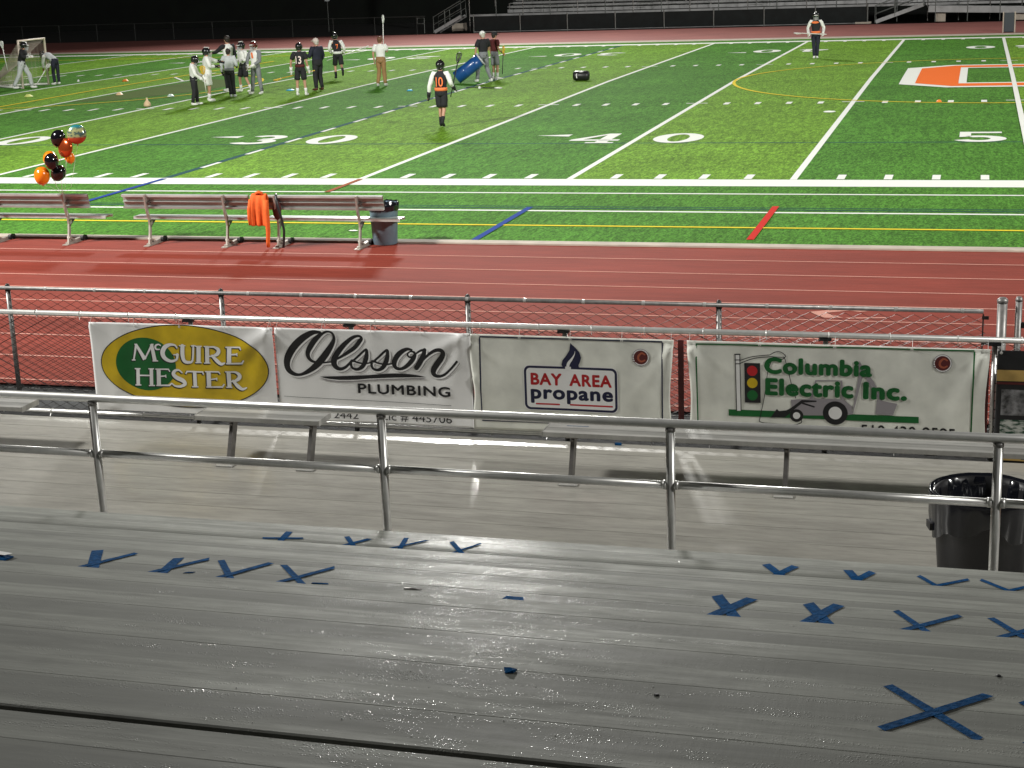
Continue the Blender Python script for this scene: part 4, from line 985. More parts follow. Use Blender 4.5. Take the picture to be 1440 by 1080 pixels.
# ---------------------------------------------------------------- balloons
M_BO = mat('balloon_orange', (.92, .22, .008), .22, coat=.5); M_BK = mat('balloon_black', (.006, .006, .008), .12, coat=.6)
M_FO = mat('foil_copper', (.60, .10, .025), .16, .75)
T = NT('foil_printed'); x, y, z = T.sep(); v1 = T.noise(T.mapping((14, 14, 20)), 1, 3)
c1 = T.mix(T.rng(v1, .45, .55, 0, 1), (.45, .48, .22, 1), (.10, .16, .14, 1)); c2 = T.mix(T.rng(z, -.06, -.03, 0, 1), (.50, .07, .03, 1), c1)
T.link(T.mix(T.rng(z, .10, .13, 0, 1), c2, (.03, .25, .28, 1)), T.b.inputs['Base Color']); T.b.inputs['Roughness'].default_value = .2; T.b.inputs['Metallic'].default_value = .4; M_FP = T.m
def balloon(label, loc, r, mt, tilt=(0, 0), foil=False):
    root = empty('balloon', label, 'balloon', loc, group='balloon bunch tied to the team bench')
    M = Matrix.Rotation(tilt[0], 3, 'X') @ Matrix.Rotation(tilt[1], 3, 'Y')
    if foil:
        prof = [(r*math.sin(t), -r*.45*math.cos(t)) for t in [PI*i/16 for i in range(1, 16)]]
        MF = Matrix.Rotation(R(80), 3, 'X') @ Matrix.Rotation(tilt[1], 3, 'Y')
        b = MB(); n = 36
        for i, (q, zz) in enumerate(prof):
            for k in range(n):
                a = 2*PI*k/n; pk = 1+.012*math.sin(a*18)*(1 if 5 < i < 9 else 0); b.v.append(tuple(MF @ Vector((q*pk*math.cos(a), q*pk*math.sin(a), zz))))
        for i in range(len(prof)-1):
            for k in range(n): b.f.append((i*n+k, i*n+(k+1) % n, (i+1)*n+(k+1) % n, (i+1)*n+k)); b.m.append(0)
        b.f.append(tuple(reversed(range(n)))); b.f.append(tuple((len(prof)-1)*n+k for k in range(n))); b.m += [0, 0]
        b.build('foil_skin', mt, root, True); MB().tube([(0,0,-r*.95),(0,0,-r*1.15)], [.006,.012], 6).build('valve', mt, root); return root
    prof = [(r*.02, r*1.12)]+[(r*math.sin(t)*(1-.10*(1-math.cos(t))/2*0), r*1.12*math.cos(t) if t < PI/2 else r*1.28*math.cos(t)) for t in [PI*i/18 for i in range(1, 17)]]+[(r*.10, -r*1.27), (r*.05, -r*1.32), (r*.10, -r*1.38)]
    MB().lathe(prof[::-1], 28, (0,0,0), M).build('balloon_skin', mt, root, True)
    b = MB(); torus(b, tuple(M @ Vector((0,0,-r*1.33))), r*.07, r*.03, 8, 5); b.build('knot', mt, root); return root
BY = -8.30
balloon('printed foil balloon with green top and red base, highest of the bunch', (-15.46, BY, 1.875), .162, M_FP, (0, R(20)), True)
balloon('black balloon topmost left beside the printed foil balloon', (-15.80, BY-.02, 1.82), .122, M_BK, (0, R(18)))
balloon('copper orange foil balloon in the middle of the bunch', (-15.66, BY-.06, 1.66), .165, M_FO, (0, R(-20)), True)
balloon('orange balloon peeking from behind the central copper foil balloon', (-15.72, BY+.14, 1.48), .085, M_BO, (0, R(-10)))
balloon('orange balloon at the left, behind the lower black balloon', (-16.03, BY+.05, 1.46), .122, M_BO, (0, R(-14)))
balloon('black balloon in the middle of the lower cluster', (-15.91, BY-.12, 1.45), .118, M_BK, (0, R(-8)))
balloon('bright orange balloon, lowest left of the bunch', (-16.12, BY-.12, 1.21), .130, M_BO, (0, 0))
balloon('black balloon, lowest right of the bunch', (-15.86, BY-.02, 1.24), .122, M_BK, (0, R(38)))
b = MB()
for p in ((-15.46,BY,1.72),(-15.8,BY,1.69),(-15.66,BY-.06,1.5),(-16.05,BY+.05,1.3),(-15.93,BY-.12,1.32),(-16.14,BY-.12,1.05),(-15.84,BY,1.1)):
    b.tube([p, ((p[0]-15.9)/2, (p[1]-8.25)/2, 1.0), (-15.9, -8.2, .86)], .0022, 4)
tag(b.build('ribbon', M_INKW), 'thin ribbons tying the balloons to the left team bench', 'ribbon')

# ---------------------------------------------------------------- lacrosse goal, cones, things on the grass
goal = empty('lacrosse_goal', 'white framed lacrosse goal with a net at the far left of the field', 'goal', (-37.65, 26.0, crown(26)))
MB().tube([(0,-.95,0),(0,-.95,1.86),(0,.95,1.86),(0,.95,0)], .05, 10).build('goal_frame', mat('goal_paint', (.85,.72,.62), .5), goal, True)
MB().tube([(0,-.95,.04),(-2.1,0,.04),(0,.95,.04)], .04, 8).build('base_bar', M_WHITE, goal, True)
M_NET = mat('net_cord', (.42, .36, .31), .9); b = MB()
ap = Vector((-2.1, 0, .04)); tl0, tr0, bl0, br0 = Vector((0,-.93,1.83)), Vector((0,.93,1.83)), Vector((0,-.93,.06)), Vector((0,.93,.06))
def netquad(p, q, s, t, nu, nv):
    for i in range(nu+1):
        a, c = p.lerp(q, i/nu), s.lerp(t, i/nu); b.tube([a, a.lerp(c, .5)+Vector((0,0,-.08)), c], .0048, 3, False)
    for j in range(nv+1):
        a, c = p.lerp(s, j/nv), q.lerp(t, j/nv); b.tube([a, c], .0048, 3, False)
top2, = (Vector((-1.1, 0, .95)),)
netquad(tl0, tr0, ap+Vector((0,-.04,0)), ap+Vector((0,.04,0)), 26, 26); netquad(tl0, bl0, ap, ap, 22, 16); netquad(tr0, br0, ap, ap, 22, 16)
o = b.build('net', M_NET, goal); o['kind'] = 'stuff'
def cone(label, x, y, col, r=.12, h=.07):
    r *= .8; h *= .85
    o = MB().lathe([(r,0),(r,.012),(r*.9,.02),(r*.45,h),(r*.38,h),(r*.3,.03)], 16, closed=True).build('marker_cone', col, None, True); o.location = (x, y, crown(y)+.008); tag(o, label, 'cone', 'marker cones on the field')
M_CO = mat('cone_orange', (.9,.25,.03), .5); M_CY = mat('cone_yellow', (.75,.8,.25), .5); M_CW = mat('cone_pale', (.75,.9,.85), .5); M_CC = mat('cone_cyan', (.03,.35,.55), .5)
cone('yellow green marker disc in front of the lacrosse goal', -35.0, 21.2, M_CY, .2, .1)
cone('pale peach marker disc on the white line right of the goal', -31.4, 21.5, mat('cone_peach', (.85,.6,.35), .5), .17, .10)
cone('pale mint marker disc left of the players in white', -28.8, 20.5, M_CW, .16, .10)
cone('orange marker disc beyond the yellow line', -34.9, 28.3, M_CO, .17, .1)
cone('white ball-sized marker near the goal mouth', -37.2, 28.5, M_INKW, .07, .09)
cone('cyan marker disc behind the number 10 player', -20.15, 21.6, M_CC, .14, .06)
cone('cyan marker disc beside the group in white jerseys', -25.0, 22.4, M_CC, .2, .06)
cone('orange marker disc on the yellow centre circle', -2.15, 15.75, M_CO, .10, .07)
bag = empty('ball_bag', 'small tan ball bag on the thirty-five yard side line of the group', 'bag', (-27.75, 16.8, crown(16.8)+.008)); bag.scale = (.72,.72,.8); bag['label'] = 'small tan drawstring bag standing on the white line left of the players'
MB().lathe([(.14,0),(.17,.05),(.15,.15),(.07,.24),(.03,.28),(.05,.36),(.01,.37)], 14).build('bag_body', mat('tan_cloth', (.62,.45,.28), .8), bag, True); MB().tube([(.03,0,.28),(.06,0,.30)], .012, 6).build('cord', M_INKW, bag)
df = empty('duffel_bag', 'black duffel bag with pale ends lying on the field', 'bag', (-14.82, 25.05, crown(25)+.008))
b = MB().lathe([(.05,-.30),(.15,-.28),(.175,-.2),(.18,.2),(.15,.28),(.05,.30)], 16, (0,0,.17), Matrix.Rotation(R(90), 3, 'Y')); b.build('bag_body', M_BLACK, df, True)
MB().ball((.02,-.05,.30), .12, .07, .05, 10).build('towel', M_INKW, df, True); MB().tube([(-.12,-.05,.30),(-.14,-.19,.22),(-.12,-.2,.10)], .018, 6).build('handle', M_INKW, df)
def ball_(label, x, y, r=.04):
    o = MB().ball((0,0,r), r, n=10).build('ball', M_INKW, None, True); o.location = (x, y, crown(y)+.008); tag(o, label, 'ball')
ball_('white ball on the grass in front of the coach with the blue barrel', -18.15, 20.6, .055); ball_('white ball next to the stick lying on the grass', -17.7, 21.9, .05)
pp = MB().ball((0,0,.02), .16, .05, .03, 8).ball((.1,.06,.02), .08, .03, .02, 8).build('paper_scrap', M_INKW); pp.location = (-5.0, 13.0, crown(13)+.01); tag(pp, 'crumpled white scrap on the grass near the forty-five yard line', 'litter')
pp = MB().ball((0,0,.01), .09, .03, .012, 8).build('paper_scrap', M_INKW); pp.location = (-11.35, -6.55, .006); tag(pp, 'small white scrap on the dark turf behind the team bench', 'litter')

# lacrosse stick, built along +Z, pocket at the top
M_STB = mat('stick_black', (.02,.02,.022), .4); M_STW = mat('stick_white', (.8,.8,.78), .4); M_STO = mat('stick_yellow', (.75,.45,.04), .4)
def stick(label, butt, tip, shaft, head, L=None):
    butt, tip = Vector(butt), Vector(tip); d = (tip-butt); L = d.length; q = d.to_track_quat('Z', 'Y')
    root = empty('lacrosse_stick', label, 'lacrosse stick', butt); root.rotation_mode = 'QUATERNION'; root.rotation_quaternion = q
    MB().tube([(0,0,0),(0,0,L-.27)], .015, 8).build('shaft', shaft, root, True)
    hp = [(0,0,L-.29),(.045,0,L-.22),(.075,0,L-.12),(.085,.0,L-.04),(.05,0,L),(-.05,0,L),(-.085,0,L-.04),(-.075,0,L-.12),(-.045,0,L-.22),(0,0,L-.29)]
    MB().tube(hp, .016, 6).build('head_frame', head, root, True)
    b = MB()
    for i in range(7):
        z = L-.24+i*.035; wd = .03+.05*min(1, i/3); b.tube([(-wd,0,z),(0,-.05,z-.01),(wd,0,z)], .005, 4, False)
    for i in range(-2, 3): b.tube([(i*.01,0,L-.26),(i*.025,-.045,L-.13),(i*.03,0,L-.01)], .005, 4, False)
    b.build('pocket', head, root); return root
# ---------------------------------------------------------------- people
M_SKIN = mat('skin', (.50,.27,.18), .55); M_HAIRD = mat('hair_dark', (.02,.013,.01), .6); M_HAIRB = mat('hair_brown', (.14,.06,.03), .6); M_HAIRG = mat('hair_grey', (.55,.50,.46), .7)
M_CW_ = mat('cloth_white', (.78,.78,.75), .85, noise_amt=.05); M_CB = mat('cloth_black', (.014,.014,.017), .85, noise_amt=.2); M_CG = mat('cloth_grey', (.20,.21,.22), .85, noise_amt=.1)
M_CN = mat('cloth_navy', (.012,.014,.030), .8, noise_amt=.2); M_CK = mat('cloth_khaki', (.30,.17,.07), .85, noise_amt=.1); M_CO_ = mat('cloth_orange', (.85,.20,.06), .85); M_CMR = mat('cloth_maroon', (.09,.012,.014), .85)
M_CLG = mat('cloth_light_grey', (.50,.52,.53), .85, noise_amt=.1); M_HB = mat('helmet_black', (.012,.012,.014), .25, coat=.5); M_HM = mat('helmet_maroon', (.10,.015,.012), .25, coat=.5)
PENDING = []
def skin_obj(name, verts, edges, mt, parent, sub=1, post=None):
    me = bpy.data.meshes.new(name); me.from_pydata([v[0] for v in verts], edges, []); o = bpy.data.objects.new(name, me); COL.objects.link(o); o.parent = parent
    sk = o.modifiers.new('skin', 'SKIN'); me.materials.append(mt)
    for i, v in enumerate(verts):
        r = v[1] if hasattr(v[1], '__len__') else (v[1], v[1]); me.skin_vertices[0].data[i].radius = r
        me.skin_vertices[0].data[i].use_root = (i == 0)
    o.modifiers.new('sub', 'SUBSURF').levels = sub; o.modifiers['sub'].render_levels = sub
    PENDING.append((o, post)); return o
def resolve():
    bpy.context.view_layer.update(); dg = bpy.context.evaluated_depsgraph_get(); new = []
    for o, post in PENDING: new.append(bpy.data.meshes.new_from_object(o.evaluated_get(dg)))
    for (o, post), me in zip(PENDING, new):
        o.modifiers.clear(); o.data = me; me.shade_smooth()
        if post:
            b = MB(); post(b); bm = bmesh.new(); bm.from_mesh(me); e = b.mesh('x', me.materials[0], True); bm.from_mesh(e); bm.to_mesh(me); bm.free(); me.shade_smooth()
    PENDING.clear()
DEF = dict(pelvis=(0,0,.95), belly=(0,.01,1.10), chest=(0,.01,1.30), neck=(0,.0,1.48), head=(0,.03,1.62), top=(0,.02,1.72),
  sl=(-.19,0,1.43), el=(-.25,-.02,1.15), wl=(-.27,.06,.90), sr=(.19,0,1.43), er=(.25,-.02,1.15), wr=(.27,.06,.90),
  hl=(-.09,0,.90), kl=(-.11,.03,.50), al=(-.12,0,.09), hr=(.09,0,.90), kr=(.11,.03,.50), ar=(.12,0,.09))
def person(label, x, y, yaw, H=1.78, J={}, top=M_CW_, sleeve=None, short_sleeve=False, bare_arm=False, bottom=M_CB, shorts=False, socks=None, shoes=M_CW_, gloves=None, hair=M_HAIRD, helmet=None, vis=M_CW_, cap=None, waist=None, number=None, numcol=None, foot={}, bulk=1.0):
    s = H/1.78; P = {k: Vector(v) for k, v in DEF.items()}
    for k, v in J.items(): P[k] = Vector(v)
    for k in P: P[k] = P[k]*s
    root = empty('person', label, 'person', (x, y, crown(y)+.01), R(yaw))
    N = ['pelvis','belly','chest','neck','head','top','sl','el','wl','sr','er','wr','hl','kl','al','hr','kr','ar']; ix = {n: i for i, n in enumerate(N)}
    rad = dict(pelvis=(.135,.10), belly=(.12,.09), chest=(.15,.105), neck=.052, head=(.078,.09), top=(.055,.065), sl=.062, el=.042, wl=.028, sr=.062, er=.042, wr=.028, hl=.088, kl=.056, al=.036, hr=.088, kr=.056, ar=.036)
    rs = {k: (tuple(a*s for a in v) if hasattr(v, '__len__') else (v*s, v*s)) for k, v in rad.items()}
    E = [('pelvis','belly'),('belly','chest'),('chest','neck'),('neck','head'),('head','top'),('chest','sl'),('sl','el'),('el','wl'),('chest','sr'),('sr','er'),('er','wr'),('pelvis','hl'),('hl','kl'),('kl','al'),('pelvis','hr'),('hr','kr'),('kr','ar')]
    hd = (P['top']-P['neck']).normalized(); fw = Vector((0,1,0)); fw = (fw-hd*fw.dot(hd)).normalized()
    if 'look' in foot: fw = Vector(foot['look']).normalized(); fw = (fw-hd*fw.dot(hd)).normalized()
    rt = fw.cross(hd)
    def post(b, s=s):
        for e, w_, sg in (('el','wl',-1), ('er','wr',1)):     # hands
            d = (P[w_]-P[e]).normalized(); u = d.cross(Vector((0,1,0))); u = u.normalized() if u.length > .1 else Vector((1,0,0)); v = d.cross(u)
            M = Matrix((u, v, d)).transposed(); c = P[w_]+d*.05*s; b.ball(c, .018*s, .040*s, .05*s, 8, M)
            for f in range(4):
                o_ = c+v*(-.028+.019*f)*s+d*.035*s; ln = (.062, .072, .068, .052)[f]*s
                b.tube([o_, o_+d*ln*.5+u*.008*s*sg, o_+d*ln*.85+u*.026*s*sg], [.0105*s, .009*s, .007*s], 6)
            b.tube([c-v*.03*s, c-v*.052*s+d*.03*s, c-v*.048*s+d*.055*s], [.012*s, .010*s, .008*s], 6)
        c = P['head']                                           # nose and ears
        b.tube([c+fw*.078*s+hd*.015*s, c+fw*.105*s-hd*.025*s, c+fw*.08*s-hd*.03*s], [.008*s, .014*s, .008*s], 6)
        for sg in (-1, 1): b.ball(c+rt*sg*.080*s-fw*.005*s-hd*.01*s, .010*s, .022*s, .030*s, 6)
    skin_obj('body', [(tuple(P[n]), rs[n]) for n in N], [(ix[a], ix[b]) for a, b in E], M_SKIN, root, 2, post)
    b = MB(); b.mi = 0
    for sg in (-1, 1): b.ball(P['head']+rt*sg*.032*s+fw*.080*s+hd*.01*s, .011*s, n=6)
    b.tube([P['head']+rt*.024*s+fw*.083*s-hd*.058*s, P['head']-rt*.024*s+fw*.083*s-hd*.058*s], .006*s, 5)
    b.build('face_features', M_CMR, root)
    # garments
    ax = (P['sr']-P['sl']).normalized(); bk = bulk*s
    def loft(b, rings, n=20, fold=.006):
        base = len(b.v)
        for c, u, v, ru, rv in rings:
            for k in range(n):
                a = 2*PI*k/n; q = c+u*ru*math.cos(a)+v*rv*math.sin(a); f = noise.noise(q*14+Vector((x, y, 0)))*fold*2*s
                b.v.append(tuple(q+(q-c).normalized()*f))
        for r in range(len(rings)-1):
            for k in range(n): b.f.append((base+r*n+k, base+r*n+(k+1) % n, base+(r+1)*n+(k+1) % n, base+(r+1)*n+k)); b.m.append(b.mi)
        b.f.append(tuple(base+k for k in reversed(range(n)))); b.f.append(tuple(base+(len(rings)-1)*n+k for k in range(n))); b.m += [b.mi]*2
    def limb(b, pts, rr, n=14, fold=.007):
        rings = []
        for i_, p in enumerate(pts):
            d = (pts[min(i_+1, len(pts)-1)]-pts[max(i_-1, 0)]).normalized(); u = d.cross(Vector((0,1,0))); u = u.normalized() if u.length > .2 else Vector((1,0,0)); rings.append((p, u, d.cross(u), rr[i_]*bk, rr[i_]*bk))
        loft(b, rings, n, fold)
    def pl(a, b2, m_=3): return [a.lerp(b2, k/m_) for k in range(m_+1)]
    sp_ = [P['pelvis']+Vector((0,0,-.05*s)), P['pelvis'].lerp(P['belly'], .3), P['belly'], P['belly'].lerp(P['chest'], .5), P['chest'], P['chest'].lerp(P['neck'], .45), P['chest'].lerp(P['neck'], .72), P['chest'].lerp(P['neck'], .90), P['neck']+(P['head']-P['neck'])*.08]
    wd = [(.168,.130), (.158,.122), (.152,.115), (.168,.125), (.188,.132), (.195,.122), (.172,.100), (.105,.080), (.070,.068)]
    rings = []
    for i_, p in enumerate(sp_):
        d = (sp_[min(i_+1, 8)]-sp_[max(i_-1, 0)]).normalized(); u = (ax-d*ax.dot(d)).normalized() if i_ > 1 else Vector((1,0,0)); rings.append((p, u, d.cross(u), wd[i_][0]*bk, wd[i_][1]*bk))
    b = MB(); loft(b, rings, 24, .009); b.build('jersey', top, root, True)
    for a, b2, c2 in (('sl','el','wl'), ('sr','er','wr')):
        b = MB(); sh_ = P[a]-Vector((0,0,.015*s)); inn = P['chest'].lerp(P['neck'], .5).lerp(sh_, .55)
        if short_sleeve or bare_arm: limb(b, [inn, sh_, P[a].lerp(P[b2], .25), P[a].lerp(P[b2], .5), P[a].lerp(P[b2], .72)], [.070, .082, .078, .074, .074])
        else: limb(b, [inn, sh_]+[P[a].lerp(P[b2], t) for t in (.3, .6, .85)]+[P[b2]]+[P[b2].lerp(P[c2], t) for t in (.2, .5, .8, .97)], [.070, .080, .072, .066, .058, .056, .054, .050, .046, .042])
        b.build('sleeve', sleeve or top, root, True)
    b = MB(); pv = P['pelvis']; hx = Vector((1,0,0)); hy = Vector((0,1,0))
    loft(b, [(pv+Vector((0,0,z_*s)), hx, hy, a_*bk, c_*bk) for z_, a_, c_ in ((.10,.152,.118), (.05,.160,.125), (-.02,.172,.132), (-.08,.168,.130), (-.13,.12,.10))], 22)
    for h, k, a in (('hl','kl','al'), ('hr','kr','ar')):
        if shorts: limb(b, [P[h]+Vector((0,0,.02*s))]+[P[h].lerp(P[k], t) for t in (.2, .45, .7, .9)], [.095, .102, .098, .097, .099])
        else: limb(b, [P[h]+Vector((0,0,.02*s))]+[P[h].lerp(P[k], t) for t in (.25, .5, .75)]+[P[k]]+[P[k].lerp(P[a], t) for t in (.25, .5, .75, .97)], [.092, .094, .084, .076, .070, .070, .064, .058, .058])
    b.build('shorts' if shorts else 'trousers', bottom, root, True)
    if waist:
        b = MB(); c = P['pelvis']+Vector((0,0,.06*s)); b.lathe([(.172*bk,-.045*s),(.178*bk,0),(.172*bk,.045*s)], 18, c, Matrix.Diagonal((1,.80,1))); b.build('waist_band', waist, root, True)
    for k, a, sg in (('kl','al',-1), ('kr','ar',1)):
        if socks: b = MB().tube([P[a].lerp(P[k], .42), P[a].lerp(P[k], .25), P[a]], [.053*s, .050*s, .042*s], 12); b.build('sock', socks, root, True)
        d = Vector(foot.get('l' if sg < 0 else 'r', (sg*.12, 1, 0))).normalized(); u = Vector((0,0,1)).cross(d).normalized() if abs(d.z) < .9 else Vector((1,0,0)); v = d.cross(u)
        c = P[a]+Vector((0,0,-.035*s)) if abs(d.z) < .5 else P[a]
        M = Matrix((u, d, v if v.z > 0 else -v)).transposed(); b = MB()
        b.ball(c+d*.07*s-M @ Vector((0,0,.012*s)), .046*s, .135*s, .042*s, 12, M); b.ball(c-d*.01*s+M @ Vector((0,0,.02*s)), .045*s, .060*s, .055*s, 10, M)
        b.build('shoe', shoes, root, True)
    if gloves:
        for e, w_ in (('el','wl'), ('er','wr')):
            d = (P[w_]-P[e]).normalized(); u = d.orthogonal().normalized(); v = d.cross(u); M = Matrix((u, v, d)).transposed(); b = MB()
            b.tube([P[w_]-d*.09*s, P[w_]-d*.02*s, P[w_]+d*.04*s], [.058*s, .052*s, .050*s], 10); c = P[w_]+d*.075*s; b.ball(c, .040*s, .055*s, .06*s, 10, M)
            for f in range(4): o_ = c+v*(-.036+.024*f)*s+d*.03*s; b.tube([o_, o_+d*.04*s, o_+d*.06*s+u*.02*s], [.017*s, .016*s, .012*s], 6)
            b.tube([c-v*.045*s, c-v*.065*s+d*.04*s], [.017*s, .014*s], 6); b.build('glove', gloves, root, True)
    Mh = Matrix((rt, fw, hd)).transposed(); hc = P['head']
    if helmet:
        b = MB().ball(hc+hd*.03*s-fw*.012*s, .122*s, .150*s, .130*s, 16, Mh); b.build('helmet', helmet, root, True)
        b = MB().ball(hc+hd*.055*s+fw*.135*s, .085*s, .05*s, .016*s, 10, Mh); b.ball(hc+hd*.165*s-fw*.01*s, .035*s, .115*s, .012*s, 8, Mh); b.build('helmet_visor', vis, root, True)
        b = MB()
        for k in range(5): z = -.005-.03*k; b.tube([hc+rt*(-.10*s)+fw*.05*s+hd*z*s, hc+fw*.165*s+hd*(z-.01)*s, hc+rt*.10*s+fw*.05*s+hd*z*s], .006*s, 5)
        for k in (-1, 0, 1): b.tube([hc+rt*k*.04*s+fw*.152*s+hd*.0*s, hc+rt*k*.03*s+fw*.150*s-hd*.14*s], .006*s, 5)
        b.build('face_mask', M_CLG if vis is M_CW_ else M_HB, root)
        MB().ball(hc-fw*.05*s-hd*.06*s, .095*s, .08*s, .055*s, 10, Mh).build('helmet_back', vis if foot.get('two') else helmet, root, True)
    else:
        b = MB().ball(hc+hd*.035*s-fw*.022*s, .096*s, .112*s, .105*s, 14, Mh); b.ball(hc-fw*.055*s-hd*.03*s, .080*s, .055*s, .07*s, 10, Mh); b.build('hair', hair, root, True)
        if cap:
            b = MB().ball(hc+hd*.055*s-fw*.010*s, .104*s, .120*s, .092*s, 14, Mh); b.ball(hc+hd*.055*s+fw*.14*s*foot.get('brim', 1), .075*s, .07*s, .012*s, 10, Mh); b.build('cap', cap, root, True)
    if number:
        V, F = glyphs(number, .012, .95); xs = [p[0] for p in V]; a, c = min(xs), max(xs); Hn = .24*s; b = MB(); ch = P['belly'].lerp(P['chest'], .55)
        for X_, Y_ in V:
            u = (X_-(a+c)/2)/(c-a)*(.20 if len(number) > 1 else .10)*s; z = (Y_/CAPH-.5)*Hn; yy = -.142*bk*math.sqrt(max(.01, 1-(u/(.19*bk))**2))
            b.v.append((ch.x+u, ch.y+yy-.004*s, ch.z+z))
        b.f = [tuple(f) for f in F]; b.m = [0]*len(F); b.build('jersey_number', numcol, root)
        for f_ in [0]: pass
    return root
SF = (.45, .9)
def wpt(x, y, z): return (x, y, z)
# number 10, walking away in the foreground
person('player in a black jersey with orange number 10 walking across the field towards a stick', -15.15, 10.0, 0, 1.80, dict(
  wl=(-.36,.02,.86), el=(-.30,-.05,1.13), er=(.29,-.03,1.17), wr=(.31,.14,1.04), kl=(-.06,.06,.50), al=(-.05,.02,.10), kr=(.06,.02,.50), ar=(.04,-.12,.13), hl=(-.08,0,.90), hr=(.08,0,.90)),
  top=M_CB, sleeve=M_CW_, bottom=M_CB, shorts=True, socks=M_CB, shoes=M_CB, gloves=M_CB, helmet=M_HB, vis=M_HM, waist=M_CO_, number='10', numcol=M_CO_, foot=dict(r=(0,.8,-.5)))
stick('black lacrosse stick carried by the number 10 player', (-14.90, 10.05, .85), (-14.72, 10.45, 2.0), M_STB, M_STB)
# number 13
person('player in a black jersey with red number 13 standing with back turned', -23.62, 20.2, 4, 1.80, dict(wl=(-.34,.03,.88), el=(-.31,-.03,1.14), kl=(-.13,.0,.50), al=(-.15,0,.09), kr=(.13,0,.50), ar=(.16,0,.09)),
  top=M_CB, sleeve=M_CB, short_sleeve=True, bottom=M_CB, shorts=True, socks=M_CW_, shoes=M_CW_, gloves=M_CW_, helmet=M_HB, vis=M_HM, waist=M_CMR, number='13', numcol=mat('number_white', (.85,.7,.66), .8))
stick('orange shafted lacrosse stick held low by the number 13 player', (-23.2, 20.5, .92), (-24.7, 20.35, .62), M_STO, M_STO)
person('coach in a dark suit and pale cap talking to the number 13 player', -23.80, 22.2, 62, 1.86, dict(wl=(-.18,.28,1.20), el=(-.27,.06,1.16), wr=(.24,.14,.93), kl=(-.10,.03,.50), kr=(.10,.03,.50), al=(-.11,0,.09), ar=(.12,-.04,.09)),
  top=M_CN, bottom=M_CB, shoes=mat('shoe_brown', (.08,.02,.015), .4), hair=M_HAIRG, cap=mat('cap_pale', (.60,.50,.46), .8), bulk=1.16)
person('jogging player in a black and orange jersey with white sleeves, running left', -25.1, 27.4, 28, 1.82, dict(chest=(-.03,.10,1.29), neck=(-.04,.16,1.46), head=(-.05,.20,1.60), top=(-.05,.22,1.70), sl=(-.22,.10,1.42), sr=(.17,.10,1.40), el=(-.30,.08,1.16), wl=(-.22,.28,1.02), er=(.27,-.02,1.15), wr=(.26,.18,1.0), kl=(-.10,.16,.52), al=(-.10,.08,.12), kr=(.12,-.06,.52), ar=(.12,-.42,.34)),
  top=M_CB, sleeve=M_CW_, bottom=M_CB, shorts=True, socks=M_CB, shoes=M_CB, gloves=M_CW_, helmet=M_HB, waist=M_CW_, number='7', numcol=M_CO_, foot=dict(r=(0,.3,-.95)))
stick('white lacrosse stick held low by the jogging player', (-25.6, 27.5, .82), (-24.0, 27.9, 1.32), M_STW, M_STW)
person('man in a white T-shirt and khaki trousers standing with back turned', -21.95, 23.7, 4, 1.80, dict(wl=(-.25,.02,.90), el=(-.26,-.04,1.15), er=(.24,.06,1.20), wr=(.06,.24,1.30), kl=(-.09,.03,.50), al=(-.14,-.05,.09), kr=(.10,.02,.50), ar=(.13,0,.09)),
  top=M_CW_, short_sleeve=True, bottom=M_CK, shoes=mat('shoe_white_sole', (.55,.55,.52), .6), hair=M_HAIRB, bulk=1.04)
stick('white lacrosse stick held upright above the head of the man in khaki trousers', (-21.92, 23.95, 1.15), (-21.88, 23.98, 2.60), M_STW, M_STW)
# pair with the blue barrel
person('coach in a black T-shirt and grey trousers pulling the blue barrel', -18.45, 25.0, 50, 1.84, dict(wl=(-.30,.10,.86), el=(-.29,.02,1.14), wr=(.16,.16,.96), er=(.27,.05,1.15), kl=(-.13,.16,.52), al=(-.16,.20,.09), kr=(.10,-.04,.50), ar=(.14,-.24,.10)),
  top=M_CB, short_sleeve=True, bottom=M_CG, shoes=M_CW_, hair=M_HAIRG, cap=M_CW_, foot=dict(brim=-1), bulk=1.08)
person('person in a maroon top half hidden behind the coach with the blue barrel', -18.35, 26.1, -35, 1.76, dict(wr=(.25,.18,.98)), top=M_CMR, short_sleeve=True, bottom=M_CG, shorts=True, socks=M_CW_, shoes=M_CW_, hair=M_HAIRD, cap=M_CB)
stick('dark lacrosse stick with a yellow head held behind the coach in black', (-18.02, 25.9, .30), (-17.95, 25.95, 1.32), M_STB, M_STO)
# far player facing us
person('player in an orange and black jersey holding a stick level, alone near the far numbers', -7.5, 35.5, 186, 1.84, dict(wl=(-.28,.20,.98), el=(-.31,.0,1.18), wr=(.28,.20,.98), er=(.31,.0,1.18), kl=(-.08,.04,.5), al=(-.06,0,.09), kr=(.07,.02,.5), ar=(.05,.08,.09)),
  top=M_CB, sleeve=M_CW_, bottom=M_CN, socks=M_CW_, shoes=M_CW_, gloves=M_CW_, helmet=M_HB, waist=M_CO_)
b_ = MB().ball((0,0,0), .155, .03, .05, 10).build('orange_shoulder_panel', M_CO_); b_.location = (-7.51, 35.33, 1.46); tag(b_, None) ; PLATE = b_
stick('silver lacrosse stick held level by the lone far player', (-7.05, 35.3, 1.02), (-8.35, 35.3, 1.10), M_STW, M_STW)
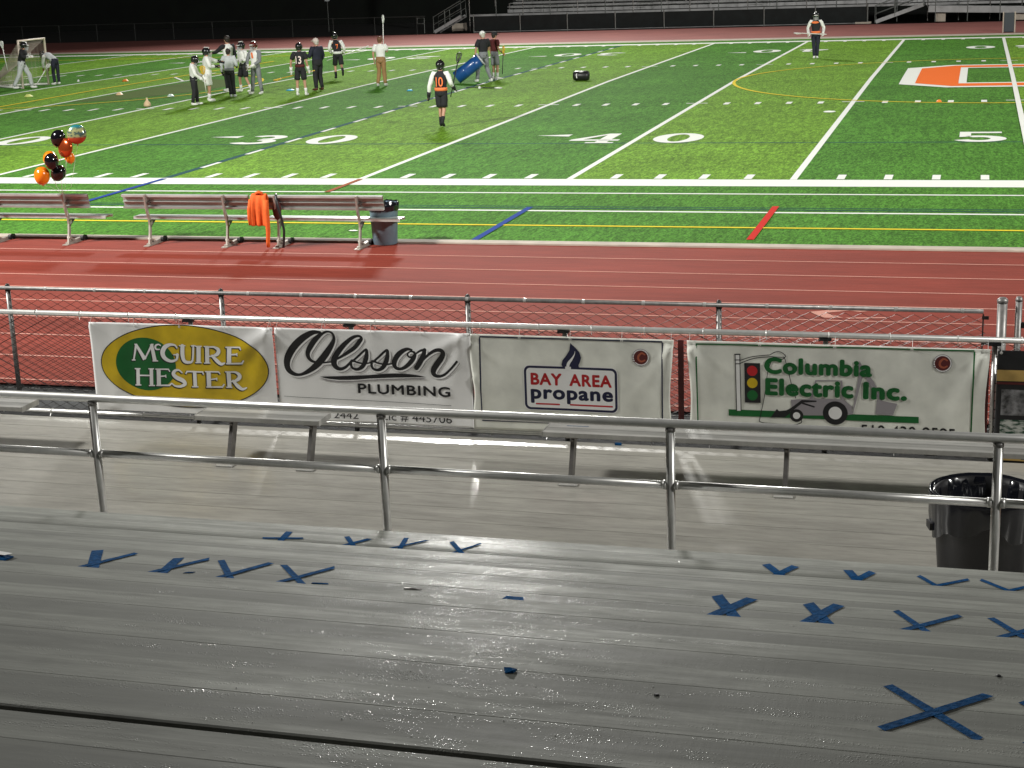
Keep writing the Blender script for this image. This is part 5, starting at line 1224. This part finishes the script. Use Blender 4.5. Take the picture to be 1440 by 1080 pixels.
# group in white
person('leftmost player of the white group, black helmet and black leggings, looking down', -26.15, 17.15, -70, 1.62, dict(wl=(-.14,.34,.98), el=(-.27,.14,1.10), wr=(.14,.32,.92), er=(.27,.10,1.12), head=(0,.10,1.60), top=(0,.13,1.69), kl=(-.12,.05,.5), kr=(.12,.0,.5), al=(-.14,.06,.09), ar=(.15,-.08,.09)),
  top=M_CW_, bottom=M_CB, shoes=M_CW_, gloves=M_CW_, helmet=M_HB, vis=M_HB, bulk=1.1)
stick('orange headed lacrosse stick held by the leftmost player of the white group', (-25.75, 17.2, .45), (-25.72, 17.0, 1.35), M_STW, M_STO)
person('second player of the white group with bare legs, pointing right', -26.25, 18.4, -60, 1.80, dict(wl=(-.34,.46,1.28), el=(-.30,.24,1.34), wr=(.10,.30,1.15), er=(.27,.08,1.16)),
  top=M_CW_, bottom=M_CW_, shorts=True, socks=M_CW_, shoes=M_CW_, gloves=M_CB, helmet=M_HB, bulk=1.1)
person('dark haired player seen from behind in grey and white with black trousers', -26.15, 19.9, 8, 1.70, dict(wl=(-.30,.10,.92), el=(-.30,.0,1.14), wr=(.22,.20,1.10), er=(.28,.0,1.16), kl=(-.02,.03,.5), al=(.0,-.02,.09), kr=(.09,.04,.52), ar=(.10,.06,.09)),
  top=M_CLG, bottom=M_CB, shoes=M_CLG, gloves=M_CB, hair=M_HAIRD, waist=M_CG, bulk=1.12)
person('tall dark haired player standing behind the white group with a black shoulder', -27.35, 22.4, 60, 2.02, dict(wl=(-.34,.36,1.22), el=(-.30,.18,1.26)), top=M_CW_, sleeve=M_CB, bottom=M_CB, shoes=M_CW_, hair=M_HAIRD)
person('player in a white jersey and black shorts with one bare leg forward', -26.6, 22.0, 150, 1.78, dict(wl=(-.20,.26,1.12), wr=(.22,.30,1.05), kr=(.12,.10,.5), ar=(.14,.06,.09), kl=(-.12,.0,.5), al=(-.24,-.12,.09)),
  top=M_CW_, bottom=M_CB, shorts=True, socks=M_CW_, shoes=M_CW_, gloves=M_CW_, helmet=M_HB, number=None)
person('rightmost player of the white group with orange chest number and grey sleeves', -25.65, 21.0, 165, 1.84, dict(wl=(-.10,.30,.98), el=(-.28,.10,1.12), wr=(.12,.30,.94), er=(.28,.10,1.12), kl=(-.15,.02,.5), al=(-.20,0,.09), kr=(.14,.02,.5), ar=(.20,.02,.09)),
  top=M_CW_, sleeve=M_CG, bottom=M_CG, shoes=M_CW_, gloves=M_CW_, helmet=M_HM, foot=dict(two=1))
b = MB().box(-.035,.035,-.006,.006,-.10,.10).build('chest_number', M_CO_); CHN = b
# goal pair
person('player in a black top and grey trousers striding in front of the goal', -37.5, 24.9, -75, 1.84, dict(chest=(0,.10,1.28), neck=(0,.14,1.46), head=(0,.17,1.60), top=(0,.19,1.70), sl=(-.19,.10,1.42), sr=(.19,.10,1.42), wl=(-.34,.12,1.24), el=(-.32,-.10,1.18), wr=(.2,.36,1.2), er=(.28,.14,1.2), kl=(-.10,.22,.52), al=(-.10,.28,.09), kr=(.12,-.12,.50), ar=(.14,-.34,.10)),
  top=M_CB, bottom=M_CLG, shoes=M_CW_, gloves=M_CW_, helmet=M_HB, bulk=1.14)
stick('goalkeeper stick with a large white head raised in front of the goal', (-37.9, 24.5, .85), (-37.95, 24.35, 1.98), M_STW, M_STW)
person('player bending over in front of the goal in a grey shirt and navy trousers', -37.2, 26.85, 78, 1.78, dict(belly=(0,.12,1.06), chest=(0,.34,1.16), neck=(0,.48,1.20), head=(0,.60,1.20), top=(0,.70,1.20), sl=(-.19,.38,1.16), sr=(.19,.38,1.16), el=(-.20,.46,.90), wl=(-.16,.50,.68), er=(.20,.46,.90), wr=(.16,.50,.68), kl=(-.12,.04,.5), kr=(.12,.0,.5)),
  top=M_CLG, sleeve=M_CW_, bottom=M_CN, shoes=M_CW_, helmet=M_HB, vis=M_HB, foot=dict(look=(0,.2,-1)))
stick('white lacrosse stick leaning low between the two players at the goal', (-37.3, 25.4, .15), (-37.2, 26.4, .95), M_STW, M_STW)
stick('lacrosse stick lying on the grass with a white head', (-18.4, 22.6, crown(22)+.03), (-16.95, 22.0, crown(22)+.03), M_STB, M_STW)
resolve()
for pn, lab in ((PLATE, 'lone far player'), ):
    own = [o for o in bpy.data.objects if o.get('label', '').startswith('player in an orange and black')][0]
    mw = Vector((-7.51, 35.33, 1.50)); lo = Matrix.Rotation(-R(186), 3, 'Z') @ (mw-own.location); pn.parent = own; pn.location = lo
own = [o for o in bpy.data.objects if o.get('label', '').startswith('rightmost player of the white')][0]; CHN.parent = own; CHN.location = (0, .155, 1.36)
CHN.rotation_euler = (0, R(8), 0)
# blue barrel held by its rim
br = empty('blue_barrel', 'blue plastic barrel tipped on its rim and dragged by the coach in black', 'barrel', (-19.2, 24.6, crown(24.6)+.02))
a, c = Vector((-19.30,24.6,.34)), Vector((-18.52,24.85,.93)); d = (c-a).normalized(); q = d.to_track_quat('Z','Y').to_matrix(); o_ = a-br.location
MB().lathe([(.22,-.10),(.24,-.09),(.24,.28),(.247,.30),(.24,.32),(.24,.72),(.247,.74),(.24,.76),(.24,1.0),(.22,1.0),(.21,.0)], 28, o_, q, closed=True).build('barrel_shell', M_BLUEP, br, True)
MB().lathe([(.245,.98),(.265,.98),(.265,1.04),(.23,1.04),(.23,.98)], 28, o_, q, closed=True).build('barrel_rim', M_CLG, br, True)

# ---------------------------------------------------------------- far side: fence, stand, stairs, ramp
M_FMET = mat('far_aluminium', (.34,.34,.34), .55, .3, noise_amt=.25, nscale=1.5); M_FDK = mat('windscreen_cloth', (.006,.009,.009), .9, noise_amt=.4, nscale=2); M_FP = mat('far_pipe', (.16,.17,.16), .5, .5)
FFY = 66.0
M_FPD = mat('far_pipe_painted_unlit', (.018,.02,.018), .7)  # darker copy of the far pipe, lack of light put into its colour
ff = empty('chain_link_fence', 'long dim chain-link fence behind the far track', 'fence', (0, FFY, 0))
for k in range(14):
    X = -69+k*2.82; 
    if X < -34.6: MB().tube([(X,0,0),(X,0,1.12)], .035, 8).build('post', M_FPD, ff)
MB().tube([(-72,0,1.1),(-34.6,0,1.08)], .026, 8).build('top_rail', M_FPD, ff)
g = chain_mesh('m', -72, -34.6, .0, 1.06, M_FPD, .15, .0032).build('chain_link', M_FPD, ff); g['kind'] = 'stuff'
fs = empty('screened_fence', 'fence with black windscreen cloth below the far bleachers', 'fence', (0, FFY, 0))
for k in range(9): 
    X = -31.4+k*3.0; MB().tube([(X,-.05,0),(X,-.05,1.12)], .04, 8).build('post', M_FP, fs)
    if k < 8: MB().box(X+.05, X+2.95, .01, .03, .1, 1.0).build('windscreen', M_FDK, fs)
MB().tube([(-31.4,-.05,.06),(-7.8,-.05,.06)], .025, 8).build('bottom_rail', M_FMET, fs)
far = empty('far_bleachers', 'dim aluminium bleachers on a raised platform across the field', 'bleachers', (0, 69, 0))
MB().box(-32.4, 8, -.60, -.54, .90, 1.03).build('front_beam', M_FMET, far)
MB().box(-32.4, 8, -.54, .9, .95, 1.0).build('platform', M_FMET, far)
sp = MB().box(-19.9, 19.9, -.13, .13, -.04, 0).mesh('seat_plank', M_FMET); rp = MB().box(-19.9, 19.9, -.01, .01, -.10, .10).mesh('riser_board', M_FMET); fp_ = MB().box(-19.9, 19.9, -.19, .19, -.03, 0).mesh('foot_board', M_FMET)
for i in range(7):
    for nm, me, dy, dz in (('seat_plank', sp, 0, 0), ('foot_board', fp_, -.35, -.43), ('riser_board', rp, -.10, -.28)):
        o = bpy.data.objects.new(nm, me); COL.objects.link(o); o.parent = far; o.location = (-10.4, 1.0+i*.68+dy, 1.42+i*.21+dz)
for k in range(22):
    X = -32.4+k*1.77
    MB().tube([(X,-.62,.0 if k % 1 == 0 else .9),(X,-.62,2.15)], .032, 8).build('guard_post', M_FP if k % 2 else M_DARKM, far)
MB().tube([(-32.4,-.62,2.12),(8,-.62,2.12)], .025, 8).build('guard_rail', M_FP, far)
rnd = random.Random(9)
for k in range(26):
    X = -31.5+k*1.3+rnd.uniform(-.4, .4); i = rnd.randint(0, 3)
    MB().box(X-.03, X+.03, .95+i*.68, 1.1+i*.68, 1.0+i*.21, 1.40+i*.21).build('seat_bracket', M_DARKM, far)
for X, wd in ((-27.6, .9), (-14.2, .8), (-21.6, 1.0)):
    MB().tube([(X,-.30,1.0),(X,-.30,1.48),(X+wd,-.30,1.48),(X+wd,-.30,1.0)], .022, 8).build('grab_rail', M_FP, far)
# end stairs
def stairs(label, xa, xb, s=1):
    root = empty('stairs', label, 'stairs', (xa, 67.7, 0)); L_ = xb-xa
    for k in range(6): MB().box(L_*(k)/6, L_*(k+1)/6, -.5, .5, .16*(k+1)-.03, .16*(k+1)).build('tread', M_FMET, root)
    for yy in (-.52, .52):
        MB().obox((0,yy,.05),(L_,yy,.98), .04, .2).build('stringer', M_FMET, root)
        MB().tube([(-.05,yy,0),(-.05,yy,.98),(L_,yy,1.95),(L_+.02,yy,.9)], .03, 8).build('handrail', M_FP, root)
        MB().tube([(L_*.4,yy,.35),(L_*.4,yy,1.35)], .028, 8).build('handrail_post', M_FP, root)
        MB().tube([(-.05,yy,.5),(L_,yy,1.45)], .022, 8).build('mid_rail', M_FP, root)
    return root
stairs('grey metal stairs at the left end of the far bleachers', -34.4, -32.6)
stairs('metal stairs in front of the right part of the far bleachers', -7.0, -4.3)
for lab, X in (('looped grey handrail post standing left of the far stairs', -35.0), ('looped grey handrail post left of the right far stairs', -7.9)):
    hp = MB().tube([(0,0,0),(0,0,.95),(-.45,0,.95),(-.45,0,.60),(-.05,0,.60)], .03, 8).build('handrail_post', M_FP); hp.location = (X, 67.0, 0); tag(hp, lab, 'handrail')
MB().box(0,.9,-.3,.3,-.10,.0).build('x', M_CONC).name = 'pad'
pd = bpy.data.objects['pad']; pd.name = 'concrete_pad'; pd.location = (-8.1, 66.2, .12); tag(pd, 'small pale concrete pad at the foot of the right far stairs', 'pad')
rp_ = empty('access_ramp', 'grey sloping access ramp at the right end of the far stand', 'ramp', (-4.0, 67.6, 0))
b = MB()
for x0, x1, z0, z1 in ((0, 9.5, .72, .42),): b.obox((x0,-.6,z0), (x1,-.6,z1), .06, .34).obox((x0,.6,z0), (x1,.6,z1), .06, .34).obox((x0,0,z0+.05), (x1,0,z1+.05), 1.1, .04)
b.build('ramp_deck', M_FMET, rp_)
for zz in (.55, 1.0): MB().tube([(0,-.62,.75+zz),(9.5,-.62,.45+zz)], .025, 8).build('handrail', M_FP, rp_)
for k in range(6): MB().tube([(.4+k*1.8,-.62,0),(.4+k*1.8,-.62,1.72-k*.057)], .03, 8).build('post', M_FP, rp_)
for X, wd, lab in ((-3.3, .55, 'short concrete pillar under the far access ramp'), (1.15, .8, 'concrete block at the far right under the ramp')):
    o = MB().box(-wd/2, wd/2, -.25, .25, -.02, .58 if X < 0 else .40).build('concrete_pillar', M_CONC, bevel=.02); o.location = (X, 67.55, 0); tag(o, lab, 'pillar')
fb = empty('trash_can', 'dark square trash can on the far sideline at the fifty yard line', 'trash can', (.30, 53.6, 0))
MB().box(-.24,.24,-.24,.24,.02,.95).build('can_body', M_CANDK, fb, bevel=.03); MB().box(-.30,-.25,-.27,.27,0,1.0).build('side_panel', M_CONC, fb); MB().box(.25,.31,-.27,.27,.0,1.0).build('side_panel', M_CONC, fb)
wb = MB().box(-120, 60, 0, .3, -.3, 9).build('dark_hedge', M_DIRT); wb.location = (0, 92, 0); tag(wb, 'black line of unlit trees and slope beyond the far fence', 'hedge', kind='structure')
tw = empty('light_tower', 'tall dark floodlight pole rising behind the far fence left of the bleachers', 'light pole', (-34.9, 74.0, -.2))
MB().tube([(0,0,0),(0,0,15),(0,0,30)], [.24,.19,.13], 14).build('pole', M_FDK, tw, True); MB().box(-.4,.4,-.4,.4,0,.5).build('base_block', M_CONC, tw)
for zz in (29.3, 30.2): MB().box(-2.2, 2.2, -.08, .08, zz, zz+.12).build('crossarm', M_FDK, tw)
sg = MB().box(-.18,.18,-.02,.02,0,.26).build('notice_board', M_CLG); sg.location = (-46.0, 78, 1.9); tag(sg, 'tiny pale notice in the darkness beyond the far fence', 'sign'); sgp = MB().tube([(0,.03,-2.1),(0,.03,.2)], .03, 6).build('post', M_FP, sg)
